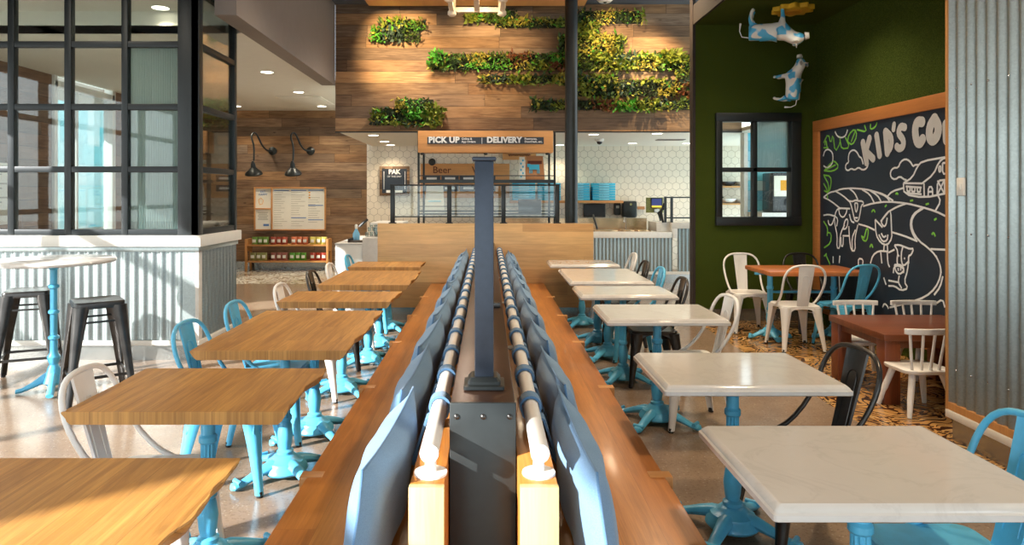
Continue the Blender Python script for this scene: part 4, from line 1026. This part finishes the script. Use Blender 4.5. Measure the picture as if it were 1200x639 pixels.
for col, (a, b) in enumerate(((321.5, 339), (341.5, 359), (361.5, 379))):
    for k in range(16 if col != 2 else 12):
        py_ = 225.5 + k * 2.6 + (6 if col == 2 else 0)
        if col == 1 and k in (11, 12): continue
        ww = R.uniform(.45, .95); pr.box(mxp(a), mxp(a + (b - a) * ww), -.023, -.02, mzp(py_ + .5), mzp(py_))
pr.build('print', 'ink', mp)
pr = MB()
for a, b, py_ in ((321.5, 339, 223), (341.5, 359, 222.8), (361.5, 379, 222.6), (361.5, 379, 240.3), (341.5, 359, 254.8), (361.5, 379, 257.2)): pr.box(mxp(a), mxp(b), -.024, -.02, mzp(py_ + 1), mzp(py_))
pr.build('heading_bars', 'blueink', mp)
pr = MB()
for k in range(3): pr.box(mxp(362), mxp(364), -.025, -.02, mzp(226.6 + 3 * k), mzp(225 + 3 * k))
pr.build('icons', 'orangeink', mp)
p1 = MB().box(fx0 + e, mxp(318.3), -.02, -.01, mzp(244), fz1 - e).build('poster', 'paper', t); p2 = MB().box(fx0 + e, mxp(318.3), -.02, -.01, fz0 + e, mzp(245.5)).build('poster', 'paper', t)
text('lettering', 'EAT\nHAPPY', .06, (mxp(308.5), -.022, mzp(225.8)), 'blueink', p1, align='CENTER')
MB().tube([(mxp(304), -.022, mzp(238)), (mxp(303.5), -.022, mzp(234)), (mxp(306), -.022, mzp(232)), (mxp(309), -.022, mzp(235)), (mxp(308), -.022, mzp(239)), (mxp(305), -.022, mzp(240))], .006, 5, closed=True).build('drawing', 'orangeink', p1)
pr = MB()
for k in range(5): pr.box(mxp(302.5 + k % 2), mxp(314.5 - k % 2), -.023, -.02, mzp(249.6 + 2 * k), mzp(248.6 + 2 * k))
pr.build('print', 'ink', p2); MB().box(mxp(309), mxp(315.5), -.023, -.02, mzp(265), mzp(262.5)).build('print', 'blueink', p2)

def sconce(px, label):
    # wall plate, swan neck, bell shade
    t = thing('barn_sconce', label, 'wall lamp', (mxp(px), MY, 0), 0, 'black gooseneck lamps above the menu')
    dx = mxp(px + 12.5) - mxp(px); zp = mzp(177)
    MB().lathe([(.085, 0), (.085, .02), (.05, .035), (.03, .05)], 18, T=Matrix.Translation((dx, .01, zp)) @ Matrix.Rotation(pi / 2, 4, 'X')).build('wall_plate', 'blacksteel', t, smooth=40)
    ar = [(dx, -.04, zp), (dx - .08, -.14, zp + .0), (dx - .14, -.25, zp + .10), (dx - .17, -.32, zp + .22), (dx - .21, -.38, zp + .33), (dx - .25, -.44, zp + .34), (dx - .28, -.48, zp + .26), (0.01, -.5, zp + .05), (0, -.5, mzp(190) )]
    Q = [Vector(ar[0])]
    for i in range(len(ar) - 1): p, q = Vector(ar[i]), Vector(ar[i + 1]); Q += [p * .75 + q * .25, p * .25 + q * .75]
    MB().tube(Q + [Vector(ar[-1])], .018, 8).build('arm', 'blacksteel', t, smooth=60)
    zs_ = mzp(204); T = Matrix.Translation((0, -.5, zs_)) @ Matrix.Rotation(.25, 4, 'X')
    MB().lathe([(.165, -.03), (.17, -.01), (.15, .03), (.10, .07), (.07, .10), (.05, .12), (.045, .19), (.03, .22), (.02, .25)], 20, T=T).build('shade', 'blacksteel', t, smooth=40)
    MB().lathe([(.01, -.035), (.045, -.02), (.05, .0), (.02, .06)], 12, T=T).build('bulb', 'bulb', t)
sconce(307, 'black gooseneck wall lamp nearer the booth'); sconce(351.5, 'black gooseneck wall lamp nearer the kitchen')

t = thing('snack_shelf', 'low two-tier maple shelf of snack bags under the menu', 'shelf', (0, 14.0, 0))
sx0, sx1 = wx(289, 13.95), wx(386, 13.95)
for x in (sx0, sx1 - .04):
    for y in (-.14, .14): MB().box(x, x + .045, y - .022, y + .022, 0, wz(280, 13.95)).build('leg', 'shelfwood', t, bevel=.003)
    MB().box(x, x + .045, -.118, .118, wz(280, 13.95) - .25, wz(280, 13.95)).build('side_panel', 'shelfwood', t)
for py_ in (287.5, 306.5): MB().box(sx0 + .04, sx1 - .04, -.16, .16, wz(py_ + 1.3, 13.85), wz(py_ - .6, 13.85)).build('shelf_board', 'shelfwood', t, bevel=.003)
pack = {}
def snack(mat, x, y, z, label, grp):
    if mat not in pack:
        o = thing('snack_bag', label, 'snack bag', (x, y, z), 0, grp); mb = MB(); n = 6; rings = []
        for k in range(9):
            u = k / 8; th = .045 * (sin(pi * min(max(u, .02), .98)) ** .6); wdt = .060 - .006 * sin(pi * u)
            rings.append([(wdt * cos(a) if abs(cos(a)) > .1 else 0, th * sin(a) + .0005 * (1 if sin(a) > 0 else -1), .16 * u) for a in [2 * pi * q / 12 for q in range(12)]])
        mb.rings(rings); mb.build('pouch', mat, o, smooth=50)
        MB().box(-.034, .034, -.047, -.043, .05, .11).build('label_patch', 'paper', o, bevel=.01)
        pack[mat] = o; return
    dup(pack[mat], (x, y, z), 0, label, grp)
rows = [(288, [('b_green', 296, 'green and cream'), ('b_red', 318, 'red'), ('b_orange', 342, 'orange and white'), ('b_yellow', 364, 'yellow')], 'upper'),
        (306.5, [('b_olive', 294, 'olive'), ('b_pink', 318, 'dusty pink'), ('b_lime', 340, 'lime green'), ('b_scarlet', 364, 'scarlet and white')], 'lower')]
for py_, lst, tier in rows:
    for mat, px, cn in lst:
        for k in range(3):
            snack(mat, wx(px + 3 + 6.6 * k, 13.95), 13.93 + .02 * (k % 2), wz(py_ - .6, 13.85) + .001, '%s snack bag in the row of three on the %s shelf tier' % (cn, tier), cn + ' snack bags, ' + tier + ' tier')

# ------------------------------------------------------------------ living wall
def leafbox(mb, x0, x1, z0, z1, y, dens, seed):
    r = random.Random(seed); area = (x1 - x0) * (z1 - z0); n = int(area * dens)
    cell = {}
    for _ in range(n):
        x, z = r.uniform(x0 - .02, x1 + .02), r.uniform(z0 - .012, z1 + .0)
        key = (int(x / .33 + 100), int(z / .3 + 50))
        if key not in cell: cell[key] = (r.choice([0, 1, 1, 1, 2, 3, 3, 4, 5, 6]), r.uniform(.7, 1.5), r.uniform(.5, 1.2))  # yellowish leaves weighted up to paint in the warm spotlight
        sp_, sz, slim = cell[key]
        mb.cur = sp_ if r.random() < .72 else r.choice([0, 1, 2, 3, 6])
        L = .075 * sz * r.uniform(.7, 1.3); wd = L * .28 * slim
        out = r.uniform(.02, .14); d = Vector((r.uniform(-1, 1), r.uniform(-1.2, -.1), r.uniform(-.9, 1))).normalized()
        u = d.orthogonal().normalized(); u = (Matrix.Rotation(r.uniform(0, 6.28), 3, d) @ u)
        p = Vector((x, y - out, z)); nn = d.cross(u) * wd * .35
        mb.add([p, p + d * L * .5 + u * wd + nn, p + d * L, p + d * L * .5 - u * wd + nn, p + d * L * .5 - nn * .2], [(0, 1, 4), (1, 2, 4), (2, 3, 4), (3, 0, 4)])
def PX(p): return wx(p, PV)
def PZ(p): return wz(p, PV)
def living(rects, label, seed):
    t = thing('living_wall_planter', label, 'planter', (0, PV, 0), 0, 'living wall planters on the planked wall')
    tr = MB(); lf = MB()
    for i, (a, b, c_, d) in enumerate(rects):
        tr.box(PX(a), PX(b), -.035, -.001, PZ(d), PZ(c_)); leafbox(lf, PX(a), PX(b), PZ(d), PZ(c_), 0, 2300, seed + i)
    tr.build('planting_tray', 'soil', t); lf.build('foliage', ['g1', 'g2', 'g3', 'g4', 'g5', 'g6', 'g7'], t, smooth=0)
living([(449, 498, 25, 36), (438, 492, 34, 49)], 'small stepped living wall planter high near the bulkhead', 10)
living([(465, 508, 117, 130), (438, 518, 128, 147)], 'stepped living wall planter above the specials board', 20)
living([(549, 603, 13.5, 26), (582, 662, 23, 33)], 'narrow green living wall planter under the ceiling raft', 30)
living([(506, 676, 64, 82), (676, 810, 64, 82), (678, 752, 14, 28), (678, 702, 28, 44), (655, 729, 42, 64), (792, 810, 80, 92)], 'largest living wall planter, a long strip rising in steps behind the column', 40)
living([(565, 676, 89, 98), (676, 724, 89, 113), (724, 810, 94, 113)], 'living wall planter strip with a reddish bromeliad below the largest one', 50)
living([(624, 810, 118, 129)], 'lowest living wall planter, a straight strip over the kitchen opening', 60)

# ------------------------------------------------------------------ ceiling lights and fittings
def downlight(px, py_, h, label, x=None, y=None):
    y = (h - H) * F / (CY - py_); x = wx(px, y)
    t = thing('downlight', label, 'ceiling light', (x, y, h), 0, 'round recessed downlights')
    MB().lathe([(.085, -.004), (.10, -.006), (.10, -.0005), (.085, -.0005)], 20).build('trim_ring', 'white', t); MB().lathe([(.084, -.004), (.084, -.001)], 20).build('diffuser', 'lampwhite', t)
    return x, y, h
DL = []
for px, py_, l in ((313, 84.5, 'round downlight in the low ceiling, the one closest to the booth'), (350, 108, 'round downlight beside the access panel in the low ceiling'), (377, 124.5, 'round downlight above the menu next to the planked volume'), (277, 124.5, 'round downlight above the menu beside the booth frame')): DL.append(downlight(px, py_, LC, l))
KH = wz(154, PV)
for px, py_, l in ((437.6, 158.5, 'soffit downlight over the side counter nearest the edge'), (450.5, 166, 'soffit downlight above the specials board'), (457.6, 170, 'soffit downlight over the specials board by the tiles'), (695.6, 157.5, 'soffit downlight beside the round column'), (770, 156.5, 'soffit downlight above the kitchen counter step'), (741, 168, 'soffit downlight above the towel dispenser'), (805, 168, 'soffit downlight by the turf wall edge'), (656, 170, 'soffit downlight by the stand upright')): DL.append(downlight(px, py_, KH, l))
DL.append(downlight(188, 9, 3.5, 'round downlight in the booth ceiling seen through glass'))
DLb = downlight
o = MB().box(-3.75, -2.95, 12.15, 13.25, LC - .012, LC - .0005).box(-3.70, -3.0, 12.2, 13.2, LC - .016, LC - .012).build('access_panel', 'ceil', bevel=.003); tag(o, 'square white access panel in the low ceiling above the menu', 'ceiling panel')
o = MB()
for k in range(5): o.box(wx(768, 12.6), wx(800, 12.6), 12.4 + k * .05, 12.42 + k * .05, KH - .014, KH - .001)
o = o.build('air_vent', 'bulk'); tag(o, 'slatted air vent in the kitchen soffit', 'vent')
o = thing('security_camera', 'white dome camera on the kitchen soffit', 'camera', (wx(702.5, 12.4), 12.4, KH)); MB().lathe([(.08, 0), (.08, -.03), (.06, -.05)], 16).build('housing', 'white', o); MB().lathe([(.055, -.05), (.04, -.085), (.01, -.1)], 16).build('dome', 'screen', o, smooth=60)
o = thing('smoke_detector', 'white smoke detector on the grey ceiling', 'smoke detector', (wx(709, 10.5), 10.5, HC)); MB().lathe([(.12, 0), (.125, -.04), (.09, -.075), (.03, -.08)], 20).build('housing', 'white', o, smooth=40); MB().lathe([(.03, -.08), (.02, -.09)], 10).build('sensor', 'screen', o)
def spotfix(px, y, tx, tz, label, power):
    x = wx(px, y); t = thing('track_spotlight', label, 'spotlight', (x, y, HC if abs(x - 0) > 1.9 or x > 1.46 else 4.40), 0, 'black track spotlights aimed at the planked wall')
    zc = t.location.z
    MB().box(-.03, .03, -.03, .03, -.05, 0).build('mount', 'blacksteel', t, bevel=.004)
    d = Vector((tx - x, PV - y, tz - (zc - .09))).normalized(); q = d.to_track_quat('Z', 'Y').to_matrix().to_4x4()
    MB().lathe([(.03, -.09), (.045, -.07), (.05, .07), (.044, .07), (.04, .03)], 14, T=Matrix.Translation((0, 0, -.09)) @ q).build('can', 'blacksteel', t, smooth=40)
    MB().lathe([(.04, .0), (.04, .035)], 12, T=Matrix.Translation((0, 0, -.09)) @ q).build('lamp_lens', 'lampwhite', t)
    L = bpy.data.lights.new('spot', 'SPOT'); L.energy = power; L.color = (1.0, .72, .38); L.spot_size = radians(58); L.spot_blend = .9; L.shadow_soft_size = .04
    lo = bpy.data.objects.new('spot_lamp', L); COL.objects.link(lo); lo.location = Vector((x, y, zc - .09)) + d * .09; lo.rotation_euler = d.to_track_quat('-Z', 'Y').to_euler()
spotfix(426, 9.3, PX(470), PZ(60), 'black track spotlight beside the bulkhead', 260)
spotfix(560, 9.0, PX(575), PZ(60), 'black track spotlight behind the lantern', 170)
spotfix(708, 9.5, PX(725), PZ(60), 'black track spotlight beside the round column', 170)
spotfix(783, 9.6, PX(765), PZ(90), 'black track spotlight near the turf corner', 240)
# lantern chandelier
CYL = 5.2; lz = wz(11, CYL)
t = thing('wood_lantern', 'whitewashed square wooden lantern hanging from the ceiling raft', 'lantern', (wx(558.5, CYL), CYL, lz))
hw = .225
fb = MB()
for sx in (-1, 1):
    for sy in (-1, 1):
        fb.lathe([(.022, 0), (.034, .01), (.034, .035), (.024, .045), (.030, .07), (.030, .62), (.036, .64)], 12, (sx * (hw - .03), sy * (hw - .03), 0))
for z in (.045, .58):
    for s_ in (-1, 1): fb.box(-hw + .03, hw - .03, s_ * (hw - .03) - .016, s_ * (hw - .03) + .016, z - .016, z + .02); fb.box(s_ * (hw - .03) - .016, s_ * (hw - .03) + .016, -hw + .03, hw - .03, z - .016, z + .02)
fb.box(-.02, .02, -hw + .03, hw - .03, .035, .06)
fb.build('frame', 'weathered', t, smooth=35)
MB().tube([(0, 0, .30), (0, 0, 4.40 - lz)], .008, 8).build('hanging_rod', 'blacksteel', t)
for a in range(4): MB().lathe([(.005, .12), (.018, .15), (.016, .19), (.004, .23)], 10, (.08 * cos(a * pi / 2), .08 * sin(a * pi / 2), 0)).build('candle_bulb', 'bulb', t)
MB().box(-.11, .11, -.012, .012, .10, .12).box(-.012, .012, -.11, .11, .10, .12).build('bulb_cross', 'weathered', t)

# yellow felt sun on the turf ceiling
o = thing('yellow_ornament', 'yellow scalloped ornament on the turf ceiling above the cows', 'ornament', (wx(929, 7.6), 7.6, TC))
P = [(.2 * (1 + .12 * cos(10 * 2 * pi * k / 80)) * cos(2 * pi * k / 80), .2 * (1 + .12 * cos(10 * 2 * pi * k / 80)) * sin(2 * pi * k / 80)) for k in range(80)]
MB().prism(P, -.05, -.001).build('disc', 'yellow', o, bevel=.004); MB().lathe([(.08, -.065), (.1, -.05)], 20).build('centre', 'orangeink', o)

# ------------------------------------------------------------------ cow figurines (skinned bodies)
def cow(name, label, head_turn, M4):
    V_ = [(0, 0, .0), (0, .13, .01), (0, .22, .05), (0, .31, .12), (0, .40, .09), (0, -.13, .01), (0, -.20, .0)]
    rad = [.10, .10, .075, .085, .052, .10, .09]
    E = [(0, 1), (1, 2), (2, 3), (3, 4), (0, 5), (5, 6)]
    for sx in (-1, 1):
        for y0, at, bend in ((.15, 1, .01), (-.16, 5, -.03)):
            b = len(V_); V_ += [(sx * .055, y0, -.08), (sx * .06, y0 + bend, -.16), (sx * .06, y0 + bend * .3, -.25), (sx * .06, y0 + .015, -.275)]; rad += [.042, .024, .020, .026]
            E += [(at, b), (b, b + 1), (b + 1, b + 2), (b + 2, b + 3)]
    for i in (3, 4):
        V_[i] = (V_[i][0] + head_turn * (.4 if i == 3 else 1), V_[i][1] - abs(head_turn) * .3, V_[i][2])
    me = bpy.data.meshes.new('body'); me.from_pydata(V_, E, []); o = bpy.data.objects.new('body_tmp', me); COL.objects.link(o)
    m = o.modifiers.new('skin', 'SKIN'); me.skin_vertices[0].data[0].use_root = True
    for i, r_ in enumerate(rad): me.skin_vertices[0].data[i].radius = (r_, r_)
    o.modifiers.new('sub', 'SUBSURF').levels = 2
    bpy.context.view_layer.update(); mm = bpy.data.meshes.new_from_object(o.evaluated_get(bpy.context.evaluated_depsgraph_get()))
    COL.objects.unlink(o); bpy.data.objects.remove(o)
    mm.materials.clear(); mm.materials.append(MAT['cow'])
    for p in mm.polygons: p.use_smooth = True
    t = thing(name, label, 'cow figurine'); t.matrix_world = M4
    b = bpy.data.objects.new('body', mm); COL.objects.link(b); b.parent = t
    hd = Vector(V_[3])
    for sx in (-1, 1):
        MB().rings([[(hd.x + sx * (.06 + d), hd.y - .01 + w_ * cos(q), hd.z + .035 + .3 * w_ * sin(q) + .0) for q in [2 * pi * k / 8 for k in range(8)]] for d, w_ in ((0, .014), (.03, .034), (.065, .030), (.09, .006))]).build('ear', 'cow', t, smooth=60)
        MB().tube([(hd.x + sx * .022, hd.y, hd.z + .05), (hd.x + sx * .03, hd.y + .004, hd.z + .085)], [.009, .003], 6).build('horn', 'whitepaint', t)
        MB().lathe([(.001, -.006), (.007, 0), (.001, .006)], 8, (hd.x + sx * .042, hd.y + .035, hd.z + .01)).build('eye', 'rubber', t)
    MB().tube([(V_[4][0], V_[4][1] + .0, V_[4][2]), (V_[4][0], V_[4][1] + .045, V_[4][2] - .004)], [.046, .034], 10).build('muzzle', 'whitepaint', t, smooth=60)
    MB().tube([(0, -.2, .05), (0, -.285, .03), (0, -.31, -.04), (0, -.30, -.13)], [.007, .006, .006, .014], 6).build('tail', 'whitepaint', t)
    return t
# first: hooves up, walking along the ceiling line, head towards the chalkboard
pc = Vector((wx(900, 7.6), 7.6, TC - .275))
Mx = Matrix.Translation(pc) @ Matrix.Rotation(radians(-24), 4, 'Z') @ Matrix(((0, 1, 0, 0), (1, 0, 0, 0), (0, 0, -1, 0), (0, 0, 0, 1)))
Mx = Mx @ Matrix.Scale(.95, 4)
cow('cow_figurine', 'blue and white toy cow standing upside down on the turf ceiling', -.04, Mx)
pc = Vector((wx(929, 8.15), 8.13, wz(101, 8.15)))
Mx = Matrix.Translation(pc) @ Matrix.Rotation(radians(42), 4, 'Z') @ Matrix(((1, 0, 0, 0), (0, 0, -1, 0), (0, 1, 0, 0), (0, 0, 0, 1))) @ Matrix.Scale(.80, 4)
cow('cow_figurine', 'blue and white toy cow climbing upright just above the turf wall window', .0, Mx)

# ------------------------------------------------------------------ kids corner furniture
t = thing('trestle_table', 'amber wooden table on two sky-blue cast legs by the chalkboard', 'table', (3.37, 7.38, 0))
MB().box(-.50, .52, -.35, .35, .705, .75).build('tabletop', 'cherry', t, bevel=.008)
for x in (-.36, .32):
    pedestal(t, x, 0, .705, 0, .75)
MB().tube([(-.36, 0, .50), (.32, 0, .50)], .014, 10).build('stretcher', 'skyblue', t)
t = thing('kids_table', 'low reddish-brown wooden kids table with thick square legs', 'table', (0, 0, 0))
MB().box(2.885, 3.84, 5.03, 5.86, .47, .52).build('tabletop', 'kidtable', t, bevel=.006)
MB().box(2.93, 3.80, 5.08, 5.81, .41, .47).build('apron', 'kidtable', t)
for x in (2.90, 3.71):
    for y in (5.05, 5.73): MB().box(x, x + .115, y, y + .115, 0, .469).build('leg', 'kidtable_v', t, bevel=.006)
def kids_chair():
    t = thing('kids_chair', 'x', 'chair'); sh = .32
    s = MB(); P = rsq(.175, .165, .08, 6); s.rings([ringz([(x * .96, y * .96) for x, y in P], sh - .028), ringz(P, sh - .018), ringz(P, sh - .004), ringz([(x * .96, y * .96) for x, y in P], sh)]); s.build('seat', 'whitepaint', t, smooth=45)
    for sx in (-1, 1):
        for sy in (-1, 1): MB().tube([(sx * .105, sy * .10, sh - .02), (sx * .15, sy * .145, .12), (sx * .175, sy * .17, .0)], [.023, .021, .015], 12).build('leg', 'whitepaint', t, smooth=50)
    for i in range(5):
        u = -1 + 2 * i / 4; MB().tube([(u * .125, -.135 + .012 * u * u, sh - .01), (u * .160, -.185 + .03 * u * u, .585)], [.011, .009], 10).build('spindle', 'whitepaint', t, smooth=50)
    rg = []
    for i in range(13):
        u = -1 + 2 * i / 12; x = u * .195; y = -.19 + .035 * u * u; rg.append([(x, y - .013, .575), (x, y + .013, .575), (x, y + .013, .615), (x, y - .013, .615)])
    MB().rings(rg).build('crest_rail', 'whitepaint', t, smooth=50, bevel=.003)
    return t
k0_ = kids_chair(); k0_.location = (3.06, 4.93, 0); k0_.rotation_euler = (0, 0, .06); tag(k0_, 'small white spindle-back chair on the walkway side of the kids table', None, 'small white kids chairs')
dup(k0_, (3.20, 5.86, 0), pi + .03, 'small white spindle-back chair across the kids table, nearer the turf wall')
dup(k0_, (3.70, 5.86, 0), pi, 'small white spindle-back chair across the kids table, against the chalkboard')

# ------------------------------------------------------------------ bar table and stools
bx, by = wx(63, 5.42), 5.42
t = thing('bar_table', 'tall round white marble bar table on a sky-blue cast column', 'table', (bx, by, 0))
MB().lathe([(.42, 1.0), (.435, 1.006), (.44, 1.02), (.432, 1.03), (.425, 1.034)], 56).build('round_top', 'marble', t, smooth=40)
pr_ = [(.03, .16), (.045, .18), (.03, .21), (.045, .25), (.048, .27), (.03, .30), (.028, .34)]
for z in (.42, .62, .82): pr_ += [(.026, z - .02), (.04, z - .008), (.04, z + .008), (.026, z + .02)]
pr_ += [(.026, .95), (.04, .965), (.04, .985), (.06, .999)]
MB().lathe(pr_, 16).build('column', 'skyblue', t, smooth=30)
b = MB(); b.lathe([(.05, .05), (.075, .07), (.06, .12), (.045, .18)], 16)
for k in range(4):
    T = Matrix.Rotation(.45 + k * pi / 2, 4, 'Z'); b.rings([[(r, wd * cos(q), z + hh_ * sin(q)) for q in [2 * pi * j / 10 for j in range(10)]] for r, z, wd, hh_ in ((.03, .12, .030, .05), (.09, .09, .028, .036), (.15, .055, .024, .024), (.21, .028, .026, .018), (.25, .022, .026, .016))], T=T)
b.build('claw_base', 'skyblue', t, smooth=40)
def stool():
    t = thing('bar_stool', 'x', 'stool'); sh = .755
    s = MB(); s.rings([ringz(rsq(.162, .162, .04), sh - .05), ringz(rsq(.166, .166, .04), sh - .012), ringz(rsq(.16, .16, .04), sh), ringz(rsq(.14, .14, .035), sh - .004), ringz(rsq(.02, .02, .01), sh - .008)]); s.build('seat', 'gun', t, smooth=45)
    for sx, sy in ((1, 1), (-1, 1), (-1, -1), (1, -1)):
        l = MB(); taper_leg(l, (sx * .128, sy * .128, sh - .03), (sx * .215, sy * .215, .012), .092, .036); lo = l.build('leg', 'gun', t, smooth=50)
        MB().lathe([(.017, 0), (.019, .006), (.017, .03)], 10, (sx * .215, sy * .215, 0)).build('rubber_foot', 'rubber', lo)
    for k in range(4):
        T = Matrix.Rotation(k * pi / 2, 4, 'Z'); MB().box(-.19, .19, .184, .190, .20, .222, T).build('foot_rail', 'gun', t); MB().box(-.15, .15, .148, .153, .60, .615, T).build('upper_rail', 'gun', t)
    return t
s0 = stool(); s0.location = (-2.93, 5.18, 0); s0.rotation_euler = (0, 0, radians(38)); tag(s0, 'gunmetal bar stool between the round bar table and the dining chairs', None, 'gunmetal bar stools')
dup(s0, (-3.80, 5.72, 0), radians(25), 'gunmetal bar stool on the far side of the round bar table')

# ------------------------------------------------------------------ light
w = bpy.data.worlds.new('sky'); SC.world = w; w.use_nodes = True; bg = w.node_tree.nodes['Background']
sky = w.node_tree.nodes.new('ShaderNodeTexSky'); sky.sky_type = 'HOSEK_WILKIE'; sky.turbidity = 3; sky.ground_albedo = .6; sky.sun_direction = Vector((-.7, -.55, .45)).normalized()
mixn = w.node_tree.nodes.new('ShaderNodeMixRGB'); mixn.inputs[0].default_value = .6; mixn.inputs[2].default_value = (.85, .95, 1.0, 1)
w.node_tree.links.new(sky.outputs[0], mixn.inputs[1]); w.node_tree.links.new(mixn.outputs[0], bg.inputs[0]); bg.inputs[1].default_value = 3.0
L = bpy.data.lights.new('sun', 'SUN'); L.energy = 9.0; L.angle = radians(.6); L.color = (1, .98, .95)
sd = Vector((.74, .62, -.40)).normalized(); lo = bpy.data.objects.new('sun', L); COL.objects.link(lo); lo.location = (-10, -8, 8); lo.rotation_euler = sd.to_track_quat('-Z', 'Y').to_euler()
def spot(x, y, z, e, col=(1, .86, .66), size=120, blend=.8, r=.08, d=(0, 0, -1)):
    L = bpy.data.lights.new('lamp', 'SPOT'); L.energy = e; L.color = col; L.spot_size = radians(size); L.spot_blend = blend; L.shadow_soft_size = r
    lo = bpy.data.objects.new('lamp', L); COL.objects.link(lo); lo.location = (x, y, z); lo.rotation_euler = Vector(d).to_track_quat('-Z', 'Y').to_euler()
for x, y, h in DL: spot(x, y, h - .03, 30 if h < 3 else 60, (1, .80, .56) if h < 3 else (1, .86, .66))
for px in (307, 351.5): spot(mxp(px), MY - .5, mzp(205), 22, (1, .7, .4), 110)
# fill lamps added under the tall ceiling, above the frame, no fixtures
for x, y in ((-4.0, 1.2), (-4.0, 4.5), (-.9, 9.9), (2.1, 2.2), (2.1, 5.4), (2.0, 8.6), (-3.2, 8.9) if 0 else (-.9, 6.9)): spot(x, y, HC - .2, 190, ((1, .76, .5) if x > 0 else (1, .88, .72)), 140, 1, .15)
spot(3.2, 6.9, TC - .06, 45, (1, .85, .65), 140, 1, .1); spot(3.4, 5.0, TC - .06, 45, (1, .85, .65), 140, 1, .1)
spot(wx(558.5, CYL), CYL, lz + .1, 40, (1, .8, .55), 160, 1, .1)
